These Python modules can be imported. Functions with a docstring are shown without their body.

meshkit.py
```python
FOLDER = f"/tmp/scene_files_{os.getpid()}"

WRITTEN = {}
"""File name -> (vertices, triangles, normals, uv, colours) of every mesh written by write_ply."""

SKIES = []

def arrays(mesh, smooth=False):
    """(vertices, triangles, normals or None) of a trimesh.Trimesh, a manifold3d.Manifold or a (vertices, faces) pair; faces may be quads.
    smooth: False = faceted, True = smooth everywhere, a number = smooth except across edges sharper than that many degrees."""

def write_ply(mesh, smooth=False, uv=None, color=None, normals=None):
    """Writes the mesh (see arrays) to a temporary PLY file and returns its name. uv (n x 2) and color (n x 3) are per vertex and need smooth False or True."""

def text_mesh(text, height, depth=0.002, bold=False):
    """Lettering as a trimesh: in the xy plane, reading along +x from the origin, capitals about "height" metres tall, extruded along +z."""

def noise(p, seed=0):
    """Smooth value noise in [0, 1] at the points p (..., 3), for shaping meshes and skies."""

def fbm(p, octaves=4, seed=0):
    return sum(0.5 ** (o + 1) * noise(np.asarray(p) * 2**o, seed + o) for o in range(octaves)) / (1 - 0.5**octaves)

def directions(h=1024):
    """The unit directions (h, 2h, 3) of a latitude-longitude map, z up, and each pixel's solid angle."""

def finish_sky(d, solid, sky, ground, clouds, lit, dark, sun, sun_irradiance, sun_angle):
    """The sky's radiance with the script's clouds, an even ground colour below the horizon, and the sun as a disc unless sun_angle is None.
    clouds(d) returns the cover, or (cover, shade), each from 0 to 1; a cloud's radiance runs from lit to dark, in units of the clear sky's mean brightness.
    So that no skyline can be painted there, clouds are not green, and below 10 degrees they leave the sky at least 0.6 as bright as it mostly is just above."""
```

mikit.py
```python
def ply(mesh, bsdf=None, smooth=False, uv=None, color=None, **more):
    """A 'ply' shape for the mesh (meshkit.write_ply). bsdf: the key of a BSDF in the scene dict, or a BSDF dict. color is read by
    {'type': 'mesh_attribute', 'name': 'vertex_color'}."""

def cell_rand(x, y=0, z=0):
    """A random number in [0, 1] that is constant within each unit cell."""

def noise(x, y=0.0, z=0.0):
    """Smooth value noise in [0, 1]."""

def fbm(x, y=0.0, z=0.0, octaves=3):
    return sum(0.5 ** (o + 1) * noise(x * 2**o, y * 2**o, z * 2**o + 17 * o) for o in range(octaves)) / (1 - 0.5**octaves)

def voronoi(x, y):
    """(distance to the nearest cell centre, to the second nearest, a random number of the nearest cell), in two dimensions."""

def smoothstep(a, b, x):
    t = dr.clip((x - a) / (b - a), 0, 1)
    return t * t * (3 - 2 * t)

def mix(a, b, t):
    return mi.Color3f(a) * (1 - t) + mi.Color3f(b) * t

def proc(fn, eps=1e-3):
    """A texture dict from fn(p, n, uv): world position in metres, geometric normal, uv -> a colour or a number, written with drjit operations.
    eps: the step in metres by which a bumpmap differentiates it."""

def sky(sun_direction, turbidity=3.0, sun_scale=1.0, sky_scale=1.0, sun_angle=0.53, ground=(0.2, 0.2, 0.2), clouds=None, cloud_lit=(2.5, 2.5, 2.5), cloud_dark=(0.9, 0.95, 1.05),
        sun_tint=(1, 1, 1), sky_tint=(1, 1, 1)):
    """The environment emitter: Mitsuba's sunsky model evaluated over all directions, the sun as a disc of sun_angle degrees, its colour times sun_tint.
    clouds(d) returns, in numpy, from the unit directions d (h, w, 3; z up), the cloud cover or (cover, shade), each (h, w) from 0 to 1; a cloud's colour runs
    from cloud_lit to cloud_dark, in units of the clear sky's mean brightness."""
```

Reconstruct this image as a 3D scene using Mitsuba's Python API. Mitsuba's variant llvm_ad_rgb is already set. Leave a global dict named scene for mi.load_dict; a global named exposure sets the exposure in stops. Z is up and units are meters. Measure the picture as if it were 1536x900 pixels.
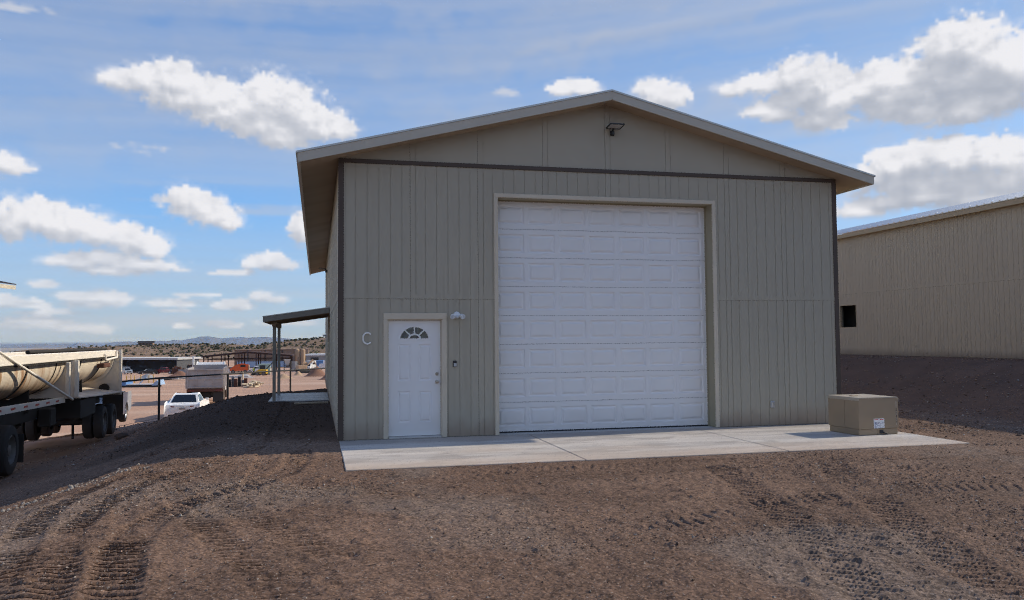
import math, numpy as np, trimesh, mitsuba as mi, mikit, meshkit, drjit as dr
from shapely.geometry import Polygon, box as sbox, Point
from shapely import affinity
from shapely.ops import unary_union
from mikit import noise, fbm, voronoi, smoothstep, mix, proc
T = mi.ScalarTransform4f
rng = np.random.default_rng(7)
scene, labels = {}, {}

# ------------------------------------------------------------------ camera, sky, exposure
EYE = np.array([-0.373, -14.406, 1.714])
YAW, PITCH, ROLL = 0.2341, 0.0481, -0.0078
FW = np.array([math.sin(YAW) * math.cos(PITCH), math.cos(YAW) * math.cos(PITCH), math.sin(PITCH)])
RT = np.array([math.cos(YAW), -math.sin(YAW), 0.0])
UP = np.cross(RT, FW)
UP = -math.sin(ROLL) * RT + math.cos(ROLL) * UP
scene['haze_air'] = {'type': 'homogeneous', 'albedo': {'type': 'rgb', 'value': [0.93, 0.95, 0.97]},
                     'sigma_t': {'type': 'rgb', 'value': [0.9e-5, 1.8e-5, 3.6e-5]}}
scene['camera'] = {'type': 'perspective', 'fov_axis': 'x', 'fov': 2 * math.degrees(math.atan(768 / 1227.06)),
                   'near_clip': 0.1, 'far_clip': 90000.0,
                   'to_world': T().look_at(origin=EYE.tolist(), target=(EYE + FW * 10).tolist(), up=UP.tolist()),
                   'medium': {'type': 'ref', 'id': 'haze_air'}}
exposure = 2.4
SUN = np.array([1.51, 0.150, 1.0])

CUMULUS = [
    (-12.4, 16.2, 0.9, 0.5), (-11.0, 16.3, 1.2, 0.7), (-9.2, 16.5, 1.2, 0.9), (-8.6, 15.5, 1.8, 0.8), (-7.0, 15.6, 1.5, 0.95), (-6.0, 14.9, 1.9, 0.9), (-4.6, 15.1, 1.6, 0.9), (-3.3, 15.9, 1.2, 1.15), (-2.1, 15.5, 1.4, 1.3), (-0.9, 14.8, 1.5, 1.2), (-3.4, 14.2, 2.0, 0.8), (-2.4, 13.5, 1.3, 0.6), (0.2, 14.3, 1.2, 0.8), (1.3, 14.3, 0.9, 0.6),
    (-18.5, 10.5, 0.9, 0.5), (-8.5, 9.1, 0.9, 0.7), (-7.5, 8.6, 1.3, 0.8), (-6.5, 8.1, 1.1, 0.6), (-5.7, 7.8, 0.7, 0.4),
    (-18.2, 6.9, 1.0, 0.8), (-17.1, 7.4, 1.2, 0.9), (-15.8, 7.1, 1.3, 0.9), (-14.6, 7.1, 1.1, 0.8), (-13.5, 6.7, 1.3, 0.7), (-12.2, 6.5, 1.1, 0.7), (-11.1, 6.2, 1.1, 0.6), (-10.4, 5.8, 0.7, 0.4),
    (-14.6, 4.9, 1.2, 0.35), (-13.2, 5.2, 1.3, 0.45), (-12.0, 4.9, 1.2, 0.4), (-10.6, 4.85, 1.4, 0.35), (-12.9, 4.5, 1.5, 0.3),
    (-16.3, 3.55, 0.6, 0.18), (-18.2, 2.45, 1.0, 0.32), (-17.0, 2.3, 0.8, 0.25), (-14.2, 2.75, 1.1, 0.28), (-12.9, 2.75, 0.9, 0.33), (-16.2, 1.85, 1.5, 0.16), (-13.9, 2.3, 1.3, 0.14), (-17.6, 1.1, 1.2, 0.36), (-16.2, 1.15, 0.9, 0.32), (-14.8, 0.85, 0.9, 0.26), (-13.5, 0.8, 0.7, 0.24),
    (-3.9, 5.1, 0.8, 0.35), (-3.0, 5.35, 0.7, 0.4), (-2.2, 5.1, 0.8, 0.3), (-5.5, 4.5, 0.8, 0.16), (-4.6, 4.6, 0.5, 0.12), (-0.9, 7.5, 0.6, 0.9), (-5.9, 2.35, 0.7, 0.25), (-5.0, 2.4, 0.8, 0.32), (-9.6, 2.5, 0.9, 0.16), (-8.5, 2.45, 0.7, 0.14), (-9.0, 2.05, 0.8, 0.1), (-3.6, 2.95, 0.6, 0.3), (-2.8, 2.75, 0.6, 0.2), (-7.3, 3.05, 0.8, 0.12), (-8.3, 3.0, 0.6, 0.1), (-8.5, 1.0, 0.5, 0.12), (-6.3, 1.15, 0.6, 0.18), (-5.6, 1.05, 0.5, 0.16), (-2.4, 1.2, 1.0, 0.2), (-1.4, 1.2, 0.9, 0.16),
    (17.3, 17.0, 0.7, 0.4), (18.3, 17.1, 0.9, 0.4), (23.0, 16.8, 0.6, 0.5), (24.0, 16.3, 1.2, 0.7), (24.8, 16.2, 0.7, 0.5),
    (29.0, 16.4, 0.9, 0.4), (30.4, 16.6, 1.0, 0.5), (32.4, 16.6, 1.2, 0.8), (33.4, 16.9, 1.0, 0.9), (34.6, 16.2, 1.1, 1.0), (33.6, 15.5, 1.8, 1.0), (34.8, 14.9, 1.3, 0.9), (34.2, 14.0, 1.1, 0.7), (30.6, 14.9, 0.9, 0.35), (31.8, 14.6, 1.1, 0.5), (35.8, 15.2, 1.0, 0.7),
    (37.2, 15.4, 1.0, 0.7), (38.3, 15.9, 1.2, 0.9), (38.2, 14.7, 1.3, 0.9), (39.9, 15.0, 1.5, 1.1), (41.0, 16.0, 1.2, 1.2), (41.8, 17.3, 1.2, 1.0), (43.1, 17.0, 1.4, 1.3), (42.4, 15.4, 1.9, 1.3), (44.3, 16.2, 1.4, 1.2), (45.2, 15.4, 1.5, 1.4), (40.4, 13.9, 1.6, 0.7), (42.3, 13.6, 1.7, 0.7), (44.5, 13.9, 1.6, 0.8), (46.8, 14.8, 1.7, 1.4),
    (37.6, 10.0, 1.0, 0.7), (38.7, 10.5, 1.2, 0.9), (40.0, 10.7, 1.2, 0.9), (41.3, 10.9, 1.2, 0.9), (42.4, 10.5, 1.2, 0.9), (43.6, 10.7, 1.3, 0.9), (44.9, 10.4, 1.3, 0.9), (39.6, 9.5, 2.0, 0.8), (42.0, 9.3, 2.2, 0.8), (44.4, 9.1, 2.2, 0.8), (40.5, 8.6, 2.2, 0.5), (43.5, 8.2, 2.4, 0.5), (38.2, 8.4, 1.4, 0.4), (37.0, 8.0, 1.2, 0.35), (47.0, 9.6, 2.0, 1.2)]
WISPS = [(-11.2, 12.3, 1.3, 0.4), (12.9, 17.0, 1.1, 0.35), (-19.0, 19.5, 2.2, 0.3), (-10.0, 9.1, 0.6, 0.3)]
_r = np.random.default_rng(21)
for _ in range(46):          # the same broken cumulus all round the rest of the sky
    _a = _r.uniform(52, 336)
    _e = abs(_r.normal(0, 11)) + 2.5
    for _k in range(_r.integers(2, 5)):
        _s = 0.5 + _e / 14
        CUMULUS.append((((_a + _r.normal(0, 2.2) * _s) + 180) % 360 - 180, _e + _r.normal(0, 0.4), _r.uniform(1.2, 2.8) * _s, _r.uniform(0.4, 1.0) * _s))


def clouds(d):
    az = np.degrees(np.arctan2(d[..., 0], d[..., 1]))
    el = np.degrees(np.arcsin(np.clip(d[..., 2], -1, 1)))
    cov, shd = np.full(az.shape, 0.04), np.full(az.shape, 0.86)
    band = el[:, 0] < 64
    a, e = az[band], el[band]
    a1, e1 = a[0], e[:, 0]
    N3 = lambda x, y, z, o, sd: meshkit.fbm(np.stack([x, y, np.full(x.shape, float(z))], -1), o, sd)

    def field(blobs, da0=0.0, de0=0.0, k=5.0):
        f = np.full(a.shape, -3.0)
        for (ca, ce, ra, re) in blobs:
            da = (a1 + da0 - ca + 180) % 360 - 180
            cols, rows = np.nonzero(abs(da) < 2.2 * ra + 1)[0], np.nonzero(abs(e1 + de0 - ce) < 2.2 * re + 1)[0]
            if not len(cols) or not len(rows):
                continue
            w = np.ix_(rows, cols)
            de = (e1 + de0 - ce)[rows][:, None]
            q = 1 - np.sqrt((da[cols][None] / ra) ** 2 + (de / np.where(de < 0, re * 0.75, re)) ** 2)
            g = f[w]
            hi, lo = np.maximum(g, q), np.minimum(g, q)
            f[w] = hi + np.log1p(np.exp(-k * (hi - lo))) / k          # neighbouring lobes run together
        return f

    flat = np.clip(2.3 - e / 8.0, 1.0, 2.4)                           # far, low clouds are seen edge-on
    wx, wy = N3(a * 0.5, e * 0.5 * flat, 1, 3, 5) - 0.5, N3(a * 0.5, e * 0.5 * flat, 9, 3, 6) - 0.5

    def puff(da0=0.0, de0=0.0):
        x, y = (a + da0) * 0.75 + 1.2 * wx, (e + de0) * 0.75 * flat + 1.0 * wy
        b = 0
        for o, g in ((0, 0.30), (1, 0.27), (2, 0.20), (3, 0.14), (4, 0.09)):
            n = meshkit.noise(np.stack([x * 2 ** o + 3 * o, y * 2 ** o - 5 * o, np.full(x.shape, 3.3 + o)], -1), 31 + o)
            b = b + g * (1 - abs(2 * n - 1) ** 1.3)
        return b - 0.56

    tear = N3(a * 2.2 + 2 * wx, e * 3.2 + 2 * wy, 17, 4, 71) - 0.5
    F = field(CUMULUS) + 1.38 * puff() + 0.95 * tear + 0.31
    soft = np.clip(0.30 + 1.3 * (N3(a * 0.8, e * 1.1, 23, 3, 81) - 0.45), 0.16, 0.80)   # crisp here, frayed there
    F2 = field(CUMULUS, 0.30, 0.42) + 1.30 * puff(0.30, 0.42) + 0.3 * tear + 0.28
    soft = soft + 0.75 * np.clip(F2 - F - 0.05, 0, 0.6)               # undersides melt away
    c = np.clip((F + 0.05) / soft, 0, 1)
    c = c * c * (3 - 2 * c)
    F3 = field(CUMULUS, 0.8, 1.2)
    back = np.clip((a - 22) / 20, 0, 1) * (a < 130)
    s = 0.19 + 0.62 * np.clip(F2 - F + 0.12, -0.35, 0.9) + 0.42 * np.clip(F3 + 0.15, 0, 0.9) * (0.80 + 1.4 * back) + 0.62 * (N3(a * 0.9, e * 1.5, 2, 4, 77) - 0.5)
    s = s + 0.30 * np.clip(1 - e / 7.0, 0, 1)
    s = np.clip(s, 0, 1.4)
    s = 0.86 * (1 - np.exp(-1.5 * s))
    halo = np.clip((F + 0.55) / 1.0, 0, 1) ** 1.5 * np.clip(0.25 + 3.0 * (N3(a * 1.6 + 2 * wx, e * 2.4 + wy, 33, 5, 51) - 0.45), 0, 0.75)
    c = np.maximum(c, halo)
    c = c * (1 - 0.34 * np.clip(1 - e / 7.0, 0, 1))
    fw = field(WISPS)
    cw = np.clip((fw + 2.4 * (N3(a * 1.0 + wx, e * 2.6 + wy, 9, 5, 3) - 0.52)) / 0.8, 0, 0.7)
    # high veil drawn out in long streaks, and pale bands lower down
    tilt = e - 0.06 * a
    v1 = N3(a * 0.045 + 0.8 * wx, tilt * 0.42 + 0.5 * wy, 4, 5, 9)
    v2 = N3(a * 0.030, tilt * 1.6 + 0.35 * np.sin(a * 0.15) + 0.6 * wx, 6, 4, 19)
    v3 = N3(a * 0.11, (e + 0.05 * a) * 2.6, 8, 4, 29)
    clear = np.exp(-((a + 7) / 13) ** 2 - ((tilt - 9.2) / 3.2) ** 2)              # the one deep blue gap in the veil
    v = np.clip(0.47 + 0.75 * (v1 - 0.47) + 0.16 * (v2 - 0.5) + 0.06 * (v3 - 0.5), 0.1, 0.75) * np.clip((e + 2) / 9, 0.5, 1) * (1 - 0.92 * clear)
    v = np.maximum(v, clear * np.clip(2.2 * (v2 - 0.50) + 1.2 * (v3 - 0.5), 0, 0.5))
    v = np.maximum(v, np.clip(1 - e / 8.5, 0, 1) ** 0.7 * (0.74 + 0.5 * (v3 - 0.5)))
    v = np.clip(v, 0, 0.88) * np.clip((64 - e) / 36, 0.05, 1)
    vs = np.clip(0.62 - 0.20 * (v2 - 0.5), 0, 1)
    wc, ww, wv = c, (1 - c) * cw, (1 - c) * (1 - cw) * v
    cov[band] = 1 - (1 - v) * (1 - c) * (1 - cw)
    shd[band] = (wc * s + ww * 0.35 + wv * vs) / np.maximum(wc + ww + wv, 1e-6)
    return cov, shd


scene['sky_light'] = mikit.sky(SUN.tolist(), turbidity=2.2, sun_scale=0.5, sun_tint=(1.0, 1.10, 1.26), sky_tint=(0.58, 0.79, 1.02),
                               clouds=clouds, cloud_lit=(2.55, 2.55, 2.65), cloud_dark=(0.84, 0.98, 1.25), ground=(0.16, 0.13, 0.11))

# ------------------------------------------------------------------ helpers


def box(x0, x1, y0, y1, z0, z1, b=0.0):
    x0, x1 = min(x0, x1), max(x0, x1)
    y0, y1 = min(y0, y1), max(y0, y1)
    z0, z1 = min(z0, z1), max(z0, z1)
    if b <= 0:
        return trimesh.creation.box(bounds=[[x0, y0, z0], [x1, y1, z1]])
    pts = []
    for x, sx in ((x0, 1), (x1, -1)):
        for y, sy in ((y0, 1), (y1, -1)):
            for z, sz in ((z0, 1), (z1, -1)):
                pts += [(x + sx * b, y + sy * b, z), (x + sx * b, y, z + sz * b), (x, y + sy * b, z + sz * b)]
    return trimesh.convex.convex_hull(np.array(pts))


def hull(*pts):
    return trimesh.convex.convex_hull(np.array(pts, float))


def cyl(p0, p1, r0, r1=None, n=12):
    p0, p1 = np.array(p0, float), np.array(p1, float)
    r1 = r0 if r1 is None else r1
    z = (p1 - p0) / np.linalg.norm(p1 - p0)
    x = np.cross(z, [0, 0, 1] if abs(z[2]) < 0.9 else [1, 0, 0])
    x /= np.linalg.norm(x)
    y = np.cross(z, x)
    t = np.arange(n) * 2 * np.pi / n
    ring = np.cos(t)[:, None] * x + np.sin(t)[:, None] * y
    v = np.vstack([p0 + ring * r0, p1 + ring * r1, p0, p1])
    f = []
    for i in range(n):
        j = (i + 1) % n
        f += [[i, j, n + j], [i, n + j, n + i], [2 * n, j, i], [2 * n + 1, n + i, n + j]]
    return trimesh.Trimesh(v, f, process=False)


def tube(pts, r, n=8):
    return cat([cyl(a, b, r, n=n) for a, b in zip(pts[:-1], pts[1:])])


def lathe_x(profile, n=32, x=0.0, y=0.0, z=0.0):
    """profile: (along x, radius) points of a closed or open line turned round the x axis"""
    t = np.arange(n) * 2 * np.pi / n
    v, f, m = [], [], len(profile)
    for (a, r) in profile:
        v += [(x + a, y + r * math.cos(q), z + r * math.sin(q)) for q in t]
    for k in range(m - 1):
        for i in range(n):
            j = (i + 1) % n
            f += [[k * n + i, k * n + j, (k + 1) * n + j], [k * n + i, (k + 1) * n + j, (k + 1) * n + i]]
    return trimesh.Trimesh(np.array(v), f, process=False)


def cat(ms):
    return trimesh.util.concatenate([m for m in ms if m is not None])


def polys(p):
    if p.is_empty:
        return []
    return [g for g in getattr(p, 'geoms', [p]) if g.geom_type == 'Polygon' and g.area > 1e-5]


def ext(p, d0, d1, side):
    """polygon (s, z) between outward distances d0 < d1: side 'f' = the plane y=0 facing -y (s=x); 'l' = the plane x=0 facing -x (s=y)"""
    out = []
    for g in polys(p):
        m = trimesh.creation.extrude_polygon(g, d1 - d0, engine='earcut')
        v = m.vertices.copy()
        if side == 'f':
            m.vertices = np.stack([v[:, 0], -(v[:, 2] + d0), v[:, 1]], 1)
        else:
            m.vertices = np.stack([v[:, 2] - d1, v[:, 0], v[:, 1]], 1)
        out.append(m)
    return cat(out) if out else None


def emboss(x0, x1, z0, z1, y, rings):
    """stamped rectangle facing -y: rings = (inset, depth into the wall), the last one capped"""
    v, f = [], []
    for (i, dpt) in rings:
        v += [(x0 + i, y + dpt, z0 + i), (x1 - i, y + dpt, z0 + i), (x1 - i, y + dpt, z1 - i), (x0 + i, y + dpt, z1 - i)]
    for k in range(len(rings) - 1):
        for i in range(4):
            j = (i + 1) % 4
            a, b = 4 * k, 4 * k + 4
            f += [[a + i, a + j, b + j], [a + i, b + j, b + i]]
    b = 4 * (len(rings) - 1)
    f += [[b, b + 1, b + 2], [b, b + 2, b + 3]]
    return trimesh.Trimesh(np.array(v, float), f, process=False)


def move(m, pos=(0, 0, 0), rz=0.0, rx=0.0, ry=0.0):
    m = m.copy()
    R = trimesh.transformations.euler_matrix(rx, ry, rz, 'sxyz')
    R[:3, 3] = pos
    m.apply_transform(R)
    return m


def free(key):
    if key not in scene and key not in labels and not any(k.startswith(key + '__') for k in scene):
        return key
    n = 1
    while f'{key}_{n:03d}' in scene or f'{key}_{n:03d}' in labels:
        n += 1
    return f'{key}_{n:03d}'


def put(key, mesh, mat, smooth=False, parent=None, **more):
    k = free(f'{parent}__{key}' if parent else key)
    scene[k] = mikit.ply(mesh, mat, smooth, **more)
    return k


def thing(key, label, category, group=None):
    k = free(key)
    labels[k] = {'label': label, 'category': category}
    if group:
        labels[k]['group'] = group
    return k


def one(key, mesh, mat, label, category, smooth=False, group=None, **more):
    k = put(key, mesh, mat, smooth, **more)
    labels[k] = {'label': label, 'category': category}
    if group:
        labels[k]['group'] = group
    return k


def structure(key, mesh, mat, label, smooth=False, kind='structure', **more):
    k = put(key, mesh, mat, smooth, **more)
    labels[k] = {'label': label, 'kind': kind}
    return k


# ------------------------------------------------------------------ materials
def rgb(c):
    return {'type': 'rgb', 'value': list(c)} if isinstance(c, (tuple, list)) else c


def M(name, color, rough=0.7, metal=0.0, spec=0.5, bump=None, bscale=0.002, eps=2e-3, coat=0.0):
    b = {'type': 'principled', 'base_color': rgb(color), 'roughness': rough, 'metallic': metal, 'specular': spec}
    if coat:
        b['clearcoat'] = coat
        b['clearcoat_gloss'] = 0.95
    if bump is not None:
        b = {'type': 'bumpmap', 'arbitrary': proc(bump, eps), 'scale': bscale, 'bsdf': b}
    scene[name] = {'type': 'twosided', 'bsdf': b}
    return name


def grain(p, n, uv):       # rough-sawn siding: grain runs up the boards
    return fbm((p.x + p.y) * 130.0, p.z * 5.0, 0.0, 3)


def tone(c, amount, sx, sy, sz, c2=None):
    c2 = c2 or tuple(v * 0.8 for v in c)

    def fn(p, n, uv):
        return mix(c, c2, dr.clip((fbm(p.x * sx, p.y * sy, p.z * sz, 4) - 0.35) * 2.2, 0, 1) * amount)
    return proc(fn)


def dusty(c, dust, z0, h, amount=0.6):
    """paint with splashed dirt that thins out above the ground"""
    def fn(p, n, uv):
        t = 1 - smoothstep(z0, z0 + h, p.z + 0.5 * h * (fbm(p.x * 2.2, p.y * 2.2, p.z * 1.5, 3) - 0.5))
        t = t * amount + 0.12 * fbm(p.x * 1.3, p.y * 1.3, p.z * 0.4, 3)
        return mix(c, dust, dr.clip(t, 0, 1))
    return proc(fn)


SAGE, SAGE2 = (0.408, 0.375, 0.302), (0.350, 0.321, 0.257)


def siding(p, n, uv):
    d = dr.select(dr.abs(n.x) > 0.7, p.y, p.x)
    board = mikit.cell_rand(d / 1.2192 + 0.003, dr.select(p.z > 2.44, 1.0, 0.0), 3.0)
    c = mix(SAGE, SAGE2, 0.30 * board + 0.35 * fbm(d * 0.7, p.z * 0.5, 4.0, 4))
    run = dr.clip((fbm(d * 16.0, p.z * 0.45, 7.0, 3) - 0.52) * 4.0, 0, 1) * smoothstep(0.9, 0.0, dr.abs(p.z - 1.7) - 0.9)
    c = mix(c, (0.30, 0.27, 0.21), run * 0.28)
    low = 1 - smoothstep(0.0, 0.42, p.z + 0.34 * (fbm(d * 2.6, p.z * 2.0, 1.5, 4) - 0.5))
    return mix(c, (0.27, 0.200, 0.150), low * 0.7)


M('mat_siding', proc(siding), 0.8, bump=grain, bscale=0.0010)
M('mat_gable', tone(SAGE, 0.5, 0.8, 0.8, 1.1, SAGE2), 0.75, bump=grain, bscale=0.0007)
M('mat_casing', tone((0.58, 0.515, 0.41), 0.5, 2, 2, 2), 0.6)
M('mat_jamb', (0.30, 0.27, 0.19), 0.65)
M('mat_dark_trim', tone((0.078, 0.056, 0.045), 0.6, 1.5, 1.5, 1.5), 0.65)
M('mat_fascia', tone((0.50, 0.46, 0.385), 0.4, 0.7, 0.7, 2.0), 0.5)
M('mat_soffit', tone((0.36, 0.285, 0.205), 0.8, 0.8, 1.4, 1.0, (0.27, 0.205, 0.145)), 0.85)
M('mat_roof_metal', (0.50, 0.50, 0.48), 0.4, 0.6)
M('mat_interior', (0.10, 0.09, 0.08), 0.9)


def door_dirt(p, n, uv):
    t = (1 - smoothstep(0.0, 0.5, p.z + 0.3 * (fbm(p.x * 3, p.z * 3, 1.0, 3) - 0.5))) * 0.28 + 0.10 * fbm(p.x * 0.9, p.z * 2.5, 2.0, 4)
    return mix((0.76, 0.765, 0.78), (0.50, 0.44, 0.39), dr.clip(t, 0, 1))


M('mat_door_white', proc(door_dirt), 0.42)
M('mat_door_gap', (0.30, 0.30, 0.31), 0.7)
M('mat_backing', (0.11, 0.10, 0.08), 0.9)
M('mat_seal', (0.03, 0.03, 0.035), 0.7)
M('mat_black_plastic', (0.022, 0.022, 0.024), 0.45)
M('mat_grey_plastic', (0.42, 0.43, 0.44), 0.45)
M('mat_white_plastic', (0.72, 0.74, 0.76), 0.35)
M('mat_lens', (0.55, 0.6, 0.65), 0.12)
M('mat_letter', (0.80, 0.79, 0.77), 0.4)
M('mat_nickel', (0.42, 0.38, 0.33), 0.3, 1.0)
M('mat_aluminium', (0.62, 0.62, 0.62), 0.38, 0.9)
M('p_pane_backing', (0.010, 0.011, 0.013), 0.9)
scene['mat_pane'] = {'type': 'thindielectric'}


def concrete(p, n, uv):
    c = mix((0.475, 0.44, 0.405), (0.33, 0.305, 0.285), dr.clip((fbm(p.x * 0.9, p.y * 3.6, 0.0, 5) - 0.28) * 2.0, 0, 1))
    sweep = dr.clip((fbm(p.x * 1.5 + 3.0 * fbm(p.x * 0.3, p.y * 0.3, 4.0, 2), p.y * 9.0, 2.0, 4) - 0.5) * 3.0, 0, 1)
    c = mix(c, (0.53, 0.505, 0.48), sweep * 0.7)
    stain = smoothstep(0.56, 0.70, fbm(p.x * 1.3, p.y * 2.4, 15.0, 4))
    c = mix(c, (0.25, 0.225, 0.205), stain * 0.5)
    wall_shade = smoothstep(-0.9, -0.1, p.y + 0.5 * (fbm(p.x * 1.2, p.y * 2.0, 18.0, 3) - 0.5))
    c = mix(c, (0.235, 0.215, 0.20), wall_shade * 0.75)  # strip along the wall darkened, its shade painted into the concrete colour
    edge = smoothstep(-2.2, -3.3, p.y + 0.7 * (fbm(p.x * 0.7, p.y * 1.2, 7.0, 3) - 0.5))
    c = mix(c, (0.44, 0.335, 0.255), edge * 0.55)          # red dirt tracked over the front edge
    rust = dr.clip((fbm(p.x * 0.45, p.y * 0.8, 12.0, 3) - 0.5) * 4, 0, 1)
    c = mix(c, (0.43, 0.345, 0.275), rust * 0.45)
    speck = smoothstep(0.80, 0.9, noise(p.x * 38.0, p.y * 38.0, 1.0))
    return mix(c, (0.2, 0.17, 0.15), speck * 0.35)


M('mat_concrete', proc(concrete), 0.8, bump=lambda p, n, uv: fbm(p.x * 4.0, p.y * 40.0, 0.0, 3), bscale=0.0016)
M('mat_concrete_grey', tone((0.36, 0.35, 0.34), 0.6, 1.5, 1.5, 3), 0.55)

# ------------------------------------------------------------------ terrain


def sstep(a, b, x):
    t = np.clip((x - a) / (b - a), 0, 1)
    return t * t * (3 - 2 * t)


def fence_q(x, y):
    return (x + 6.37) * -0.81 + (y - 20.03) * 0.587


def terrain(x, y):
    """ground height, without the fine relief"""
    left = np.interp(-x, [1.0, 2.4, 3.0, 3.6, 4.7, 5.6, 6.6, 8.0, 12.0, 40.0], [0, 0.02, 0.10, 0.28, 0.60, 0.86, 1.06, 1.30, 1.42, 1.5])
    near = np.interp(y, [-14, -9, -6, -3.2, -1], [0.10, 0.22, 0.45, 0.85, 1.0])
    left = left + 0.30 * sstep(6.0, 12.5, y) * sstep(4.9, 6.6, -x)
    zl = -left * near
    q = fence_q(x, y)
    zb = np.interp(q, [-7.5, -6.0, -3.5, -1.0, 0.8, 4.5, 8], [0, -0.12, -0.85, -1.26, -1.45, -2.45, -2.62])
    zb = zb - 0.0245 * np.clip(y - 45, 0, 215)
    zb = zb - 80 * sstep(500, 5000, np.hypot(x, y))
    z = np.minimum(zl, zb)
    # bank up to the pad of the neighbouring building on the right
    toe = 13.9 + 0.04 * (y - 3)
    up = 0.98 * np.interp((x - toe) / 4.2, [0, 0.12, 0.85, 1.0], [0, 0.06, 0.93, 1.0]) * sstep(-22, -8, y)
    z = np.where(x > 11, np.maximum(z, zl) * (x < 60) + up + np.where(y > 30, zb * sstep(30, 60, y), 0), z)
    return z


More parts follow.
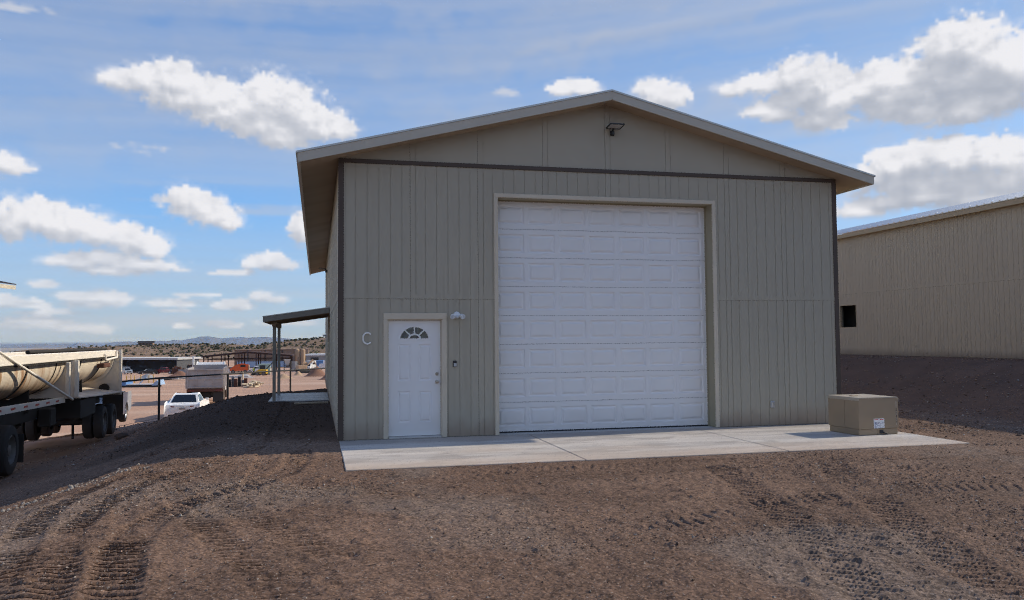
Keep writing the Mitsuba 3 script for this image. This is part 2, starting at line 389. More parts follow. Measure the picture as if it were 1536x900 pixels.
TRACKS = [  # wheel tracks: centre line, width, bar spacing, depth of the bars, how far the tread sinks
    ([(-2.3, -9.5), (-2.55, -7.6), (-2.83, -6.7), (-3.1, -5.4), (-3.2, -4.2), (-2.9, -2.4), (-2.2, 0.5)], 0.34, 0.118, 0.022, 0.010),
    ([(-2.0, -9.5), (-2.2, -7.7), (-2.5, -6.7), (-2.62, -5.7), (-2.6, -4.5), (-2.3, -3.2), (-1.6, -1.4), (-1.0, 1.0)], 0.30, 0.110, 0.022, 0.008),
    ([(-1.55, -10.0), (-1.78, -7.9), (-1.95, -6.9), (-1.97, -6.0), (-1.72, -5.0), (-1.2, -4.2), (-0.7, -3.0), (-0.6, -1.0)], 0.36, 0.118, 0.030, 0.012),
    ([(-0.6, -8.6), (-1.1, -7.1), (-1.43, -6.16), (-1.71, -5.3), (-2.0, -4.0)], 0.30, 0.112, 0.013, 0.005),
    ([(-0.2, -7.6), (-0.7, -6.5), (-1.2, -5.46), (-1.77, -4.17), (-2.6, -2.6)], 0.32, 0.118, 0.013, 0.004),
    ([(-1.5, -4.6), (-0.9, -4.3), (-0.2, -4.6), (0.6, -5.3)], 0.34, 0.12, 0.016, 0.004),
    ([(-2.05, -6.4), (-2.35, -5.0), (-2.45, -3.7), (-2.2, -2.6)], 0.20, 0.0, 0.0, 0.008),
    ([(0.30, -10.5), (0.23, -8.7), (0.22, -6.7), (0.24, -5.2), (0.20, -3.9)], 0.26, 0.0, 0.0, 0.003),
    ([(1.75, -10.5), (1.75, -9.1), (1.75, -7.6), (1.8, -5.6), (1.9, -3.6)], 0.30, 0.07, 0.008, 0.003),
    ([(2.9, -10.5), (3.31, -9.4), (3.86, -7.75), (4.44, -5.9), (4.87, -4.2)], 0.42, 0.125, 0.011, 0.006),
    ([(4.0, -10.5), (4.33, -9.2), (5.17, -7.2), (5.91, -5.4), (6.8, -3.9)], 0.42, 0.120, 0.010, 0.006),
    ([(3.6, -10.5), (3.8, -9.0), (4.5, -7.4), (5.2, -5.8), (5.7, -4.4)], 0.40, 0.122, 0.008, 0.004),
    ([(0.0, -3.95), (0.9, -4.05), (2.0, -3.85), (3.3, -3.75), (4.8, -3.7)], 0.34, 0.12, 0.007, 0.004),
    ([(2.2, -5.2), (3.6, -5.0), (5.4, -4.9), (7.6, -5.2), (9.8, -5.6)], 0.40, 0.13, 0.006, 0.003),
    ([(-6.2, -3.6), (-5.0, -2.9), (-4.0, -2.2), (-3.2, -1.0), (-2.8, 1.0)], 0.40, 0.13, 0.022, 0.02),
    ([(2.6, -7.4), (4.2, -6.6), (6.2, -6.4), (8.8, -6.9)], 0.40, 0.13, 0.009, 0.003),
    ([(-3.3, -9.5), (-3.6, -7.0), (-4.0, -5.0), (-4.2, -3.6), (-3.7, -1.6)], 0.32, 0.12, 0.018, 0.006)]


def relief(x, y):
    """ruts, tread marks and lumps of the raked gravel yard"""
    P = np.stack([x, y, np.zeros_like(x)], -1)
    amp = np.exp(-np.maximum(0, np.hypot(x, y + 8) - 14) / 18)
    h = (0.045 * (meshkit.fbm(P * 0.55, 3, 1) - 0.5) + 0.022 * (meshkit.fbm(P * 2.3, 3, 2) - 0.5) + 0.020 * (meshkit.fbm(P * 9.0, 3, 3) - 0.5)) * amp
    micro = (0.013 * (meshkit.noise(P * 34.0, 91) - 0.5) + 0.013 * (meshkit.noise(P * 66.0, 92) - 0.5)) * np.exp(-np.maximum(0, np.hypot(x, y + 8) - 9) / 7)
    lump = meshkit.fbm(P * 5.0, 3, 8)
    h += 0.02 * np.clip(lump - 0.62, 0, 1) / 0.2 * amp
    bank = sstep(12.3, 14.2, x) * (1 - sstep(17.9, 18.6, x)) * (x < 30) * sstep(-20, -6, y)
    h += bank * (0.20 * (meshkit.fbm(P * 1.2, 3, 17) - 0.5) + 0.13 * (meshkit.fbm(P * 4.0, 2, 18) - 0.5))
    sel = np.nonzero((x > -8) & (x < 11) & (y > -12) & (y < 3))
    xs, ys = x[sel], y[sel]
    hs, packed = np.zeros_like(xs), np.zeros_like(xs)
    for (line, w, sp, dep, sink) in TRACKS:
        L = np.array(line)
        t = np.linspace(0, len(L) - 1, 60)
        L = np.stack([np.interp(t, range(len(L)), L[:, k]) for k in (0, 1)], 1)
        k = np.ones(7) / 7
        L[3:-3] = np.stack([np.convolve(L[:, c], k, 'valid') for c in (0, 1)], 1)
        best, arc, run = np.full(xs.shape, 9.0), np.zeros(xs.shape), 0.0
        near = (xs > L[:, 0].min() - .6) & (xs < L[:, 0].max() + .6) & (ys > L[:, 1].min() - .6) & (ys < L[:, 1].max() + .6)
        xi, yi = xs[near], ys[near]
        b, s = np.full(xi.shape, 9.0), np.zeros(xi.shape)
        for A, B in zip(L[:-1], L[1:]):
            D = B - A
            ln = np.hypot(*D)
            if ln < 1e-6:
                continue
            u = np.clip(((xi - A[0]) * D[0] + (yi - A[1]) * D[1]) / ln ** 2, 0, 1)
            dx, dy = xi - A[0] - u * D[0], yi - A[1] - u * D[1]
            dist = np.hypot(dx, dy) * np.where(D[0] * dy - D[1] * dx > 0, 1, -1)
            m = abs(dist) < abs(b)
            b = np.where(m, dist, b)
            s = np.where(m, run + u * ln, s)
            run += ln
        ed = 1 - sstep(w * 0.40, w * 0.56, abs(b))
        fade = np.clip((meshkit.noise(np.stack([xi * 1.1, yi * 1.1, xi * 0 + sink * 900], -1), 6) - 0.16) * 3.2, 0, 1)
        g = -sink * ed
        g += min(0.012, sink) * np.exp(-((abs(b) - w * 0.66) / 0.07) ** 2)
        if sp:
            wob = 0.09 * meshkit.noise(np.stack([xi * 3, yi * 3, xi * 0], -1), 12)
            ph = (s + wob - 0.42 * b) / sp % 1.0
            cut = 1 - np.clip(abs(ph - 0.5) / 0.17, 0, 1) ** 2            # narrow deep cuts left by the lugs, soil squeezed up between
            g += dep * ed * fade * (0.45 * np.sin(2 * np.pi * ph) ** 2 - 2.0 * np.clip(cut, 0, 1))
        hs[near] += g
        packed[near] = np.maximum(packed[near], ed)
    h[sel] += hs
    micro[sel] *= 1 - 0.65 * packed
    h += micro
    return h


def ground_z(x, y):
    x, y = np.asarray(x, float), np.asarray(y, float)
    z = terrain(x, y) + relief(x, y)
    pad = np.maximum.reduce([-0.04 - x, x - 9.87, -3.28 - y, y - 23.1])           # outside distance from slab and building
    z = z - 0.022 * (pad < 1.2)
    under = (x > 0.06) & (x < 9.77) & (y > -3.18) & (y < 23)
    z = np.where(under, -0.16, np.where((pad < 0.30) & (y < 9), np.clip(z, -0.020, -0.004), z))
    return z


def axis(fine0, fine1, step, lo, hi, grow, cap):
    a = list(np.arange(fine0, fine1 + 1e-6, step))
    s = step
    while a[-1] < hi:
        s = min(s * grow, max(cap, 0.06 * abs(a[-1])))
        a.append(a[-1] + s)
    s, b = step, [fine0]
    while b[-1] > lo:
        s = min(s * grow, max(cap, 0.06 * abs(b[-1])))
        b.append(b[-1] - s)
    return np.array(b[:0:-1] + a)


gx = axis(-5.4, 7.4, 0.028, -26000, 26000, 1.035, 0.8)
gy = axis(-10.2, -3.2, 0.017, -300, 26000, 1.026, 1.0)
GX, GY = np.meshgrid(gx, gy)
GZ = ground_z(GX, GY)
nx, ny = len(gx), len(gy)
i = np.arange(nx * ny).reshape(ny, nx)
quads = np.stack([i[:-1, :-1], i[:-1, 1:], i[1:, 1:], i[1:, :-1]], -1).reshape(-1, 4)


def soil(p, n, uv):
    warp = fbm(p.x * 0.5, p.y * 0.5, 3.0, 3)
    c = mix((0.168, 0.106, 0.076), (0.106, 0.068, 0.050), fbm(p.x * 1.6, p.y * 1.6, 0.0, 4))
    grey = smoothstep(0.50, 0.68, fbm(p.x * 0.42 + warp, p.y * 0.42, 9.0, 4))
    c = mix(c, (0.190, 0.152, 0.128), grey * 0.5)
    red = smoothstep(0.50, 0.72, fbm(p.x * 0.35 + 5.0, p.y * 0.5 + warp, 21.0, 3))
    c = mix(c, (0.205, 0.132, 0.095), red * 0.5)
    grit = noise(p.x * 62.0, p.y * 62.0, 0.0)
    coarse = noise(p.x * 24.0, p.y * 24.0, 5.0)
    c = c * (0.30 + 0.82 * grit + 0.46 * coarse)
    c = mix(c, (0.33, 0.29, 0.26), smoothstep(0.86, 0.93, noise(p.x * 85.0, p.y * 85.0, 9.0)) * 0.55)
    # the lower lot: bare reddish desert dirt
    q = (p.x + 6.37) * -0.81 + (p.y - 20.03) * 0.587
    lot = smoothstep(-3.5, 1.0, q + 1.6 * (fbm(p.x * 0.5, p.y * 0.5, 31.0, 3) - 0.5)) * smoothstep(14.0, 9.0, p.x)
    lotc = mix((0.43, 0.275, 0.20), (0.33, 0.215, 0.16), fbm(p.x * 0.10, p.y * 0.35, 40.0, 4))
    pale = smoothstep(0.5, 0.72, fbm(p.x * 0.05, p.y * 0.22, 44.0, 4))
    lotc = mix(lotc, (0.50, 0.37, 0.29), pale * 0.6)
    c = mix(c, lotc, lot)
    left = smoothstep(-4.6, -6.6, p.x + 1.2 * (fbm(p.x * 0.8, p.y * 0.8, 33.0, 3) - 0.5)) * smoothstep(-5.0, 2.0, p.y)
    c = mix(c, (0.17, 0.105, 0.075), left * 0.65 * (1 - lot))
    shade_soil = smoothstep(0.2, 2.6, p.y + 1.3 * (fbm(p.x * 0.6, p.y * 0.6, 35.0, 3) - 0.5)) * smoothstep(-5.2, -3.4, p.x) * smoothstep(0.5, 0.0, p.x) * (1 - lot)
    c = mix(c, (0.048, 0.033, 0.026), shade_soil * 0.85)  # dark soil left of the wall, its shade painted into the colour
    cut_bank = smoothstep(11.5, 14.5, p.x) * smoothstep(60.0, 40.0, p.x) * (1 - lot)
    c = mix(c, mix((0.155, 0.092, 0.066), (0.105, 0.064, 0.048), fbm(p.x * 1.2, p.y * 1.2, 37.0, 4)), cut_bank * 0.8)
    far = smoothstep(330.0, 900.0, dr.sqrt(p.x * p.x + p.y * p.y))
    plain = mix((0.30, 0.245, 0.175), (0.17, 0.155, 0.11), fbm(p.x * 0.0012, p.y * 0.0012, 50.0, 4))
    return mix(c, plain, far)


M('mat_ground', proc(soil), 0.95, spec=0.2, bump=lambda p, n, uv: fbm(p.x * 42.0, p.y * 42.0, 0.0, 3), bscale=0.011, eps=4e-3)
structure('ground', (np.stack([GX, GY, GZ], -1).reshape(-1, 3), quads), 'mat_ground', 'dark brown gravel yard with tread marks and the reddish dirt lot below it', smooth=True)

# loose gravel: real stones, one object
scene['mat_stone'] = {'type': 'twosided', 'bsdf': {'type': 'principled', 'base_color': {'type': 'mesh_attribute', 'name': 'vertex_color'}, 'roughness': 0.85, 'specular': 0.3}}


def stones(n, xr, yr, smin, smax, clump, seed):
    r = np.random.default_rng(seed)
    x, y = r.uniform(*xr, n), r.uniform(*yr, n)
    dens = meshkit.fbm(np.stack([x * 0.45, y * 0.45, x * 0], -1), 4, 14)
    keep = r.uniform(0, 1, n) < np.clip((dens - clump) * 4 + 0.25, 0.08, 1)
    keep &= ~((x > -0.03) & (x < 9.86) & (y > -3.27))
    x, y = x[keep], y[keep]
    return x, y, smin * (smax / smin) ** (r.uniform(0, 1, len(x)) ** 3.0), dens[keep]


parts = [stones(90000, (-5.2, 6.5), (-10.2, -6.2), 0.006, 0.030, 0.46, 1), stones(110000, (-7.5, 12.0), (-6.4, -0.5), 0.008, 0.038, 0.48, 2),
         stones(16000, (9.9, 20.0), (-4, 12), 0.018, 0.07, 0.45, 3), stones(16000, (-10, -0.05), (-0.6, 14), 0.014, 0.06, 0.45, 4), stones(2500, (-9, 0), (13, 24), 0.03, 0.10, 0.45, 5)]
sx, sy, ss, sd = (np.concatenate([p[k] for p in parts]) for k in range(4))
sz = ground_z(sx, sy)
N = len(sx)
octa = np.array([[1, 0, 0], [-1, 0, 0], [0, 1, 0], [0, -1, 0], [0, 0, 1], [0, 0, -1]], float)
octf = np.array([[0, 2, 4], [2, 1, 4], [1, 3, 4], [3, 0, 4], [2, 0, 5], [1, 2, 5], [3, 1, 5], [0, 3, 5]])
sv = octa[None] * (rng.uniform(0.6, 1.25, (N, 6, 1))) + rng.normal(0, 0.18, (N, 6, 3))
sv *= (ss[:, None] * 0.5 * np.array([1.0, 1.0, 0.72]))[:, None]
an = rng.uniform(0, 2 * np.pi, N)
ca, sa = np.cos(an)[:, None], np.sin(an)[:, None]
sv = np.stack([sv[..., 0] * ca - sv[..., 1] * sa, sv[..., 0] * sa + sv[..., 1] * ca, sv[..., 2]], -1)
sv += np.stack([sx, sy, sz + ss * 0.14], -1)[:, None]
base = np.array([0.180, 0.121, 0.090]) * rng.uniform(0.35, 1.7, (N, 1))
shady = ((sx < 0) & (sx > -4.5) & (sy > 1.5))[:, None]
base = np.where(shady, base * 0.35, base)  # stones on that ground darkened to go with its painted shade
kind = rng.uniform(0, 1, N)
base = np.where(((kind > 0.80)[:, None]) & ~shady, np.array([0.26, 0.22, 0.19]) * rng.uniform(0.7, 1.4, (N, 1)), base)
base = np.where(((kind > 0.98)[:, None]) & ~shady, np.array([0.46, 0.42, 0.37]) * rng.uniform(0.7, 1.2, (N, 1)), base)
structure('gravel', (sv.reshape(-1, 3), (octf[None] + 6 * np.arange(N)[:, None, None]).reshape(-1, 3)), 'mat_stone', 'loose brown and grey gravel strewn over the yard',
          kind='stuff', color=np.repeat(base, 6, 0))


# whitish spill of crushed rock on the left and a few dark clods
def rock(x, y, r, seed, flat=0.7):
    m = trimesh.creation.icosphere(subdivisions=2, radius=1.0)
    v = m.vertices
    v = v * (0.75 + 0.6 * meshkit.fbm(v * 1.3 + seed * 7.7, 3, seed)[:, None]) * r * np.array([1, 1, flat])
    m.vertices = v + [x, y, float(ground_z([x], [y])[0]) + r * flat * 0.35]
    return m


M('mat_clod', tone((0.085, 0.055, 0.042), 0.7, 6, 6, 6), 0.95)
M('mat_white_rock', tone((0.33, 0.30, 0.27), 0.9, 9, 9, 9, (0.15, 0.12, 0.10)), 0.9)
r9 = np.random.default_rng(9)
ms = []
ct = r9.uniform(0, 1, 420)
cx, cy, cr = -5.0 + 2.1 * ct + r9.normal(0, 0.22, 420), -3.35 + 1.55 * ct + r9.normal(0, 0.26, 420), 0.008 + 0.022 * r9.uniform(0, 1, 420) ** 3
cz = ground_z(cx, cy)
for x, y, z, rr in zip(cx, cy, cz, cr):
    m = trimesh.creation.icosphere(subdivisions=0, radius=rr)
    m.vertices = m.vertices * r9.uniform(0.6, 1.2, (12, 1)) + [x, y, z + rr * 0.3]
    ms.append(m)
structure('crushed_rock', cat(ms), 'mat_white_rock', 'pale crushed rock spilled along the left edge of the gravel yard', kind='stuff')
one('dirt_clod', rock(-5.35, 9.0, 0.16, 3), 'mat_clod', 'dark dirt clod lying in the shade right of the trailer wheels', 'clod')

# ------------------------------------------------------------------ the warehouse
F = 1.2192
WX, WD, BAND = 8 * F, 23.0, 4.88
SL = 0.2495


def roof_top(x):
    return 6.272 - SL * abs(x - 4.87)


WH = thing('warehouse', 'tall sage grey panel-sided warehouse with gable roof and white roller door', 'warehouse')
GX0, GX1, GH = 2.805, 7.045, 4.29
DX0, DX1, DH = 0.815, 1.79, 2.085
openings = unary_union([sbox(GX0 - 0.03, -1, GX1 + 0.03, GH + 0.03), sbox(DX0 - 0.03, -1, DX1 + 0.03, DH + 0.03)])
GROOVES = [0.268, 0.470, 0.672, 0.874, 1.074]


def sheet(s0, z0, z1, side, grooved=True, lap=True, cut=None, s1=None, strip=True):
    """one sheet of grooved plywood siding with the batten strip at its left edge"""
    s1 = s0 + F if s1 is None else s1
    area = sbox(s0 + 0.003, z0, s1 - 0.002, z1)
    if cut is not None:
        area = area.difference(cut) if grooved or side != 'f' else area.intersection(cut)
    ms = [ext(area, 0.0, 0.006, side)]
    edges = [s0 + 0.003] + ([s0 + 0.099] + [s0 + g for g in GROOVES] if grooved else [s0 + 0.099]) + [s1 - 0.002]
    for k, (a, b) in enumerate(zip(edges[:-1], edges[1:])):
        g = 0.007
        st = sbox(a + (g if k else 0), z0, b - (g if k < len(edges) - 2 else 0), z1).intersection(area)
        if st.is_empty:
            continue
        up = 0.017 if k == 0 and strip else 0.012
        ms.append(ext(st, 0.004, up + 0.002, side))
    if lap:
        st = sbox(s0 + 0.004, z0, s1 - 0.002, z0 + 0.085).intersection(area)
        if not st.is_empty:
            ms.append(ext(st, 0.0041, 0.0205, side))
    ms = [m for m in ms if m is not None]
    return cat(ms) if ms else None


wall = put('front_wall', ext(sbox(0, 0.005, WX, BAND).difference(openings), -0.14, 0.0, 'f'), 'mat_backing', parent=WH)
for k in range(8):
    for (z0, z1, lap) in ((0.012, 2.436, False), (2.44, BAND - 0.07, True)):
        m = sheet(k * F, z0, z1, 'f', True, lap, openings, strip=k > 0)
        if m is not None:
            scene[free(wall + '__siding_panel')] = mikit.ply(m, 'mat_siding')
gab = Polygon([(0, BAND), (WX, BAND), (WX, roof_top(WX) - 0.158), (4.87, roof_top(4.87) - 0.158), (0, roof_top(0) - 0.158)])
gw = put('gable_wall', ext(gab, -0.14, 0.0, 'f'), 'mat_backing', parent=WH)
for k in range(8):
    m = sheet(k * F, BAND + 0.004, 6.3, 'f', False, False, gab)
    if m is not None:
        scene[free(gw + '__gable_panel')] = mikit.ply(m, 'mat_gable')
put('dark_band', box(-0.020, WX + 0.016, -0.036, 0.0, BAND - 0.07, BAND + 0.004, 0.003), 'mat_dark_trim', parent=WH)
put('corner_trim', cat([box(-0.022, 0.072, -0.030, 0.0, 0.008, BAND - 0.072, 0.003), box(-0.0235, -0.001, -0.0285, 0.088, 0.008, BAND - 0.072, 0.002)]), 'mat_dark_trim', parent=WH)
put('corner_trim', cat([box(WX - 0.072, WX + 0.022, -0.030, 0.0, 0.008, BAND - 0.072, 0.003), box(WX + 0.001, WX + 0.0235, -0.0285, 0.088, 0.008, BAND - 0.072, 0.002)]), 'mat_dark_trim', parent=WH)
# left wall, seen along its length
lw = put('left_wall', box(0.0, 0.14, 0.14, WD, 0.005, 4.80), 'mat_interior', parent=WH)
k = 0
s = 0.09
while s < WD - 0.1:
    e = min(s + F, WD)
    for (z0, z1, lap) in ((-0.10, 2.436, False), (2.44, 4.86, True)):
        scene[free(lw + '__siding_panel')] = mikit.ply(sheet(s, z0, z1, 'l', True, lap, None, e), 'mat_siding')
    s += F
rw = put('right_wall', box(WX - 0.14, WX, 0.14, WD, 0.005, 4.80), 'mat_siding', parent=WH)
put('rear_wall', ext(Polygon([(0.0, 0.005), (WX, 0.005), (WX, 4.86), (4.87, 6.05), (0.0, 4.86)]), -WD - 0.14, -WD, 'f'), 'mat_siding', parent=WH)
put('floor_slab', box(0.0, WX, 0.0, WD + 0.14, -0.15, 0.004), 'mat_concrete_grey', parent=WH)
# roof
OV, Y1 = 0.45, WD + 0.6
XL, XR = -0.70, 10.34


def roofpoly(x0, x1, t0, t1):
    xs = [x0, x1]
    return Polygon([(x0, roof_top(x0) + t0), (x1, roof_top(x1) + t0), (x1, roof_top(x1) + t1), (x0, roof_top(x0) + t1)])


def along(poly, y0, y1):
    return ext(poly, -y1, -y0, 'f')


for (x0, x1) in ((XL, 4.869), (4.871, XR)):
    rp = put('roof_sheet', along(roofpoly(x0 - 0.03 if x0 < 0 else x0, x1 + 0.03 if x1 > 5 else x1, -0.028, 0.004), -OV - 0.012, Y1), 'mat_roof_metal', parent=WH)
    put('soffit', along(roofpoly(x0 + 0.035 if x0 < 0 else x0, x1 - 0.035 if x1 > 5 else x1, -0.166, -0.150), -OV + 0.034, Y1 - 0.03), 'mat_soffit', parent=WH)
    put('rake_fascia', cat([along(roofpoly(x0, x1, -0.172, -0.030), -OV, -OV + 0.032), along(roofpoly(x0 + 0.01, x1 - 0.01, -0.190, -0.164), -OV - 0.010, -OV + 0.020)]), 'mat_fascia', parent=WH)
put('eave_fascia', cat([box(XL, XL + 0.03, -OV + 0.035, Y1, roof_top(XL) - 0.185, roof_top(XL) - 0.03), box(XL - 0.012, XL + 0.045, -OV + 0.035, Y1, roof_top(XL) - 0.202, roof_top(XL) - 0.186), box(XL - 0.014, XL - 0.001, -OV + 0.035, Y1, roof_top(XL) - 0.075, roof_top(XL) - 0.035)]), 'mat_fascia', parent=WH)
put('eave_fascia', box(XR - 0.03, XR, -OV + 0.035, Y1, roof_top(XR) - 0.185, roof_top(XR) - 0.03), 'mat_fascia', parent=WH)
# big sectional door
jb = 0.288
GD = put('garage_door', box(GX0 - 0.05, GX1 + 0.02, jb + 0.042, jb + 0.06, 0.02, GH + 0.02), 'mat_seal', parent=WH)
put('bottom_seal', box(GX0, GX1, jb - 0.004, jb + 0.03, 0.006, 0.030), 'mat_seal', parent=GD)
put('section_joint', box(GX0 - 0.02, GX1 + 0.01, jb + 0.028, jb + 0.036, 0.04, GH + 0.01), 'mat_door_gap', parent=GD)
labels[GD] = {'label': 'white sectional roller door with eight rows of raised panels'}
SH, PW = 0.5334, 0.597
gx0 = GX0 - 0.005
for r in range(8):
    z0, z1 = 0.028 + r * SH, 0.028 + (r + 1) * SH - 0.007
    zc0, zc1 = z0 + 0.095, z1 - 0.092
    holes = []
    for c in range(7):
        a = gx0 + 0.048 + c * PW
        holes.append((a, a + PW - 0.075))
    plate = sbox(gx0 - 0.03, z0, GX1 + 0.02, z1).difference(unary_union([sbox(a, zc0, b, zc1) for a, b in holes]))
    m = ext(plate, -jb - 0.04, -jb, 'f')
    put('door_section', m, 'mat_door_white', parent=GD)
    for (a, b) in holes:
        put('raised_panel', emboss(a, b, zc0, zc1, jb, [(0, 0), (0.016, 0.019), (0.027, 0.0205), (0.068, 0.0)]), 'mat_door_white', parent=GD)
put('door_casing', cat([box(GX0 - 0.072, GX0, -0.034, 0.0, 0.008, GH, 0.003), box(GX1, GX1 + 0.072, -0.034, 0.0, 0.008, GH, 0.003), box(GX0 - 0.072, GX1 + 0.072, -0.0345, 0.0, GH + 0.001, GH + 0.073, 0.003)]), 'mat_casing', parent=WH)
put('door_jamb', cat([box(GX0 - 0.028, GX0 - 0.001, 0.001, jb - 0.001, 0.008, GH + 0.03), box(GX1 + 0.001, GX1 + 0.028, 0.001, jb - 0.001, 0.008, GH + 0.03), box(GX0 - 0.001, GX1 + 0.001, 0.001, jb - 0.001, GH + 0.001, GH + 0.03),
                      box(GX1 - 0.018, GX1 + 0.001, jb - 0.03, jb - 0.002, 0.008, GH), box(GX0 - 0.001, GX1 - 0.019, jb - 0.03, jb - 0.002, GH - 0.02, GH)]), 'mat_jamb', parent=WH)
put('lintel_backing', box(GX0 - 0.3, GX1 + 0.3, 0.145, jb + 0.06, GH + 0.031, 4.8), 'mat_interior', parent=WH)
# entry door
dy = 0.075
LX, RX, LZ = 0.846, 1.760, 0.040
DR = None
fan_c, fan_w, fan_h = LX + 0.456, 0.285, 0.250
fan = affinity.translate(affinity.scale(Point(0, 0).buffer(1, 40), fan_w, fan_h), fan_c, 1.725).intersection(sbox(0, 1.725, 3, 3))
pans = [(LX + 0.165, LX + 0.385, 1.005, 1.640), (LX + 0.530, LX + 0.755, 1.005, 1.640), (LX + 0.165, LX + 0.385, 0.275, 0.815), (LX + 0.530, LX + 0.755, 0.275, 0.815)]
leaf = sbox(LX, LZ, RX, 2.062).difference(unary_union([sbox(a, c, b, d) for a, b, c, d in pans] + [fan]))
DR = put('entry_door', ext(leaf, -dy - 0.042, -dy, 'f'), 'mat_door_white', parent=WH)
labels[DR] = {'label': 'white entry door with a fan-shaped window'}
for a, b, c, d in pans:
    put('door_panel', emboss(a, b, c, d, dy, [(0, 0), (0.012, 0.015), (0.020, 0.016), (0.046, 0.0)]), 'mat_door_white', parent=DR)
fin = affinity.scale(fan, 0.88, 0.88, origin=(fan_c, 1.725)).intersection(sbox(0, 1.745, 3, 3))
hub = affinity.translate(affinity.scale(Point(0, 0).buffer(1, 24), 0.115, 0.085), fan_c, 1.745).intersection(sbox(0, 1.745, 3, 3))
hub_in = affinity.translate(affinity.scale(Point(0, 0).buffer(1, 24), 0.085, 0.058), fan_c, 1.745).intersection(sbox(0, 1.745, 3, 3))
bars = [hub.difference(hub_in)]
for ang in (45, 90, 135):
    c_, s_ = math.cos(math.radians(ang)), math.sin(math.radians(ang))
    bars.append(Polygon([(fan_c + c_ * 0.09 - s_ * 0.010, 1.745 + s_ * 0.065 + c_ * 0.010), (fan_c + c_ * 0.09 + s_ * 0.010, 1.745 + s_ * 0.065 - c_ * 0.010),
                         (fan_c + c_ * 0.29 + s_ * 0.010, 1.745 + s_ * 0.25 - c_ * 0.010), (fan_c + c_ * 0.29 - s_ * 0.010, 1.745 + s_ * 0.25 + c_ * 0.010)]).intersection(fin))
frame = unary_union([affinity.scale(fan, 1.06, 1.06, origin=(fan_c, 1.735)).difference(fin)] + bars)
put('fanlight_frame', ext(frame, -dy - 0.02, -dy + 0.010, 'f'), 'mat_door_white', parent=DR)
for g in polys(fin.difference(unary_union(bars))):
    pv, pf = trimesh.creation.triangulate_polygon(g.buffer(0.004), engine='earcut')
    put('fanlight_pane', trimesh.Trimesh(np.stack([pv[:, 0], np.full(len(pv), dy + 0.010), pv[:, 1]], 1), pf, process=False), 'mat_pane', parent=DR)
put('fanlight_dark_backing', box(fan_c - 0.30, fan_c + 0.30, dy + 0.046, dy + 0.052, 1.70, 2.02), 'p_pane_backing', parent=DR)  # added dark sheet that makes the panes read as an unlit room
for z in (1.115, 0.975):
    put('deadbolt' if z > 1 else 'door_knob', move(lathe_x([(0, 0.0), (0, 0.033), (0.012, 0.033), (0.016, 0.014), (0.035, 0.014), (0.04, 0.026), (0.062, 0.026), (0.068, 0.018), (0.068, 0.0)] if z < 1 else [(0, 0), (0, 0.032), (0.014, 0.030), (0.02, 0.016), (0.032, 0.012), (0.032, 0)], 20), (RX - 0.062, dy, z), rz=-math.pi / 2), 'mat_nickel', 40, parent=DR)
put('entry_casing', cat([box(0.752, DX0 + 0.012, -0.034, 0.0, 0.008, DH - 0.003, 0.003), box(DX1 - 0.012, 1.862, -0.034, 0.0, 0.008, DH - 0.003, 0.003), box(0.752, 1.862, -0.0345, 0.0, DH - 0.002, DH + 0.105, 0.003)]), 'mat_casing', parent=WH)
put('entry_jamb', cat([box(DX0 - 0.02, LX - 0.004, 0.001, 0.13, 0.008, DH), box(RX + 0.004, DX1 + 0.02, 0.001, 0.13, 0.008, DH), box(LX - 0.004, RX + 0.004, 0.001, 0.13, 2.066, DH + 0.02)]), 'mat_casing', parent=WH)
put('threshold', box(LX - 0.003, RX + 0.003, -0.03, 0.12, 0.004, 0.034, 0.004), 'mat_aluminium', parent=WH)

# concrete apron in three pours
for k, (a, b) in enumerate(((0.003, 3.345), (3.357, 6.563), (6.575, 9.83))):
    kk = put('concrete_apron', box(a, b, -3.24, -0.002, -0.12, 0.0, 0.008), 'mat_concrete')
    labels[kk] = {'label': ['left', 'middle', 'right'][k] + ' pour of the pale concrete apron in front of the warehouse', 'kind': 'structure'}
put('concrete_apron_joint', box(0.02, 9.81, -3.22, -0.01, -0.13, -0.012), 'mat_seal')
labels['concrete_apron_joint'] = {'label': 'dark filler in the joints of the apron', 'kind': 'structure'}

# fittings on the front wall
th = np.linspace(math.radians(42), math.radians(318), 40)
c = Polygon([(0.088 * math.cos(q), 0.108 * math.sin(q)) for q in th] + [(0.064 * math.cos(q), 0.083 * math.sin(q)) for q in th[::-1]])
c = ext(affinity.translate(c, 0.475, 1.752), 0.016, 0.034, 'f')
one('letter_sign', c, 'mat_letter', 'pale metal letter C fixed to the siding left of the entry door', 'letter')


def twin_lamp(pos, rz, label):
    t = thing('twin_lamp', label, 'lamp')
    put('base', move(lathe_x([(0, 0), (0, 0.062), (0.02, 0.060), (0.035, 0.045), (0.035, 0)], 24), pos, rz=rz), 'mat_white_plastic', 40, parent=t)
    R = lambda q: trimesh.transformations.rotation_matrix(rz, [0, 0, 1])[:3, :3] @ np.array(q) + np.array(pos)
    for s in (-1, 1):
        put('lamp_head', cat([cyl(R((0.03, s * 0.03, 0)), R((0.07, s * 0.085, -0.01)), 0.014), cyl(R((0.05, s * 0.080, -0.012)), R((0.125, s * 0.092, -0.035)), 0.034, 0.044, 18)]), 'mat_white_plastic', 40, parent=t)
        put('lens', cyl(R((0.123, s * 0.0919, -0.0345)), R((0.131, s * 0.093, -0.037)), 0.040, 0.036, 18), 'mat_lens', 40, parent=t)
    put('sensor', trimesh.creation.icosphere(subdivisions=2, radius=0.028).apply_translation(R((0.05, 0, -0.035))), 'mat_lens', True, parent=t)


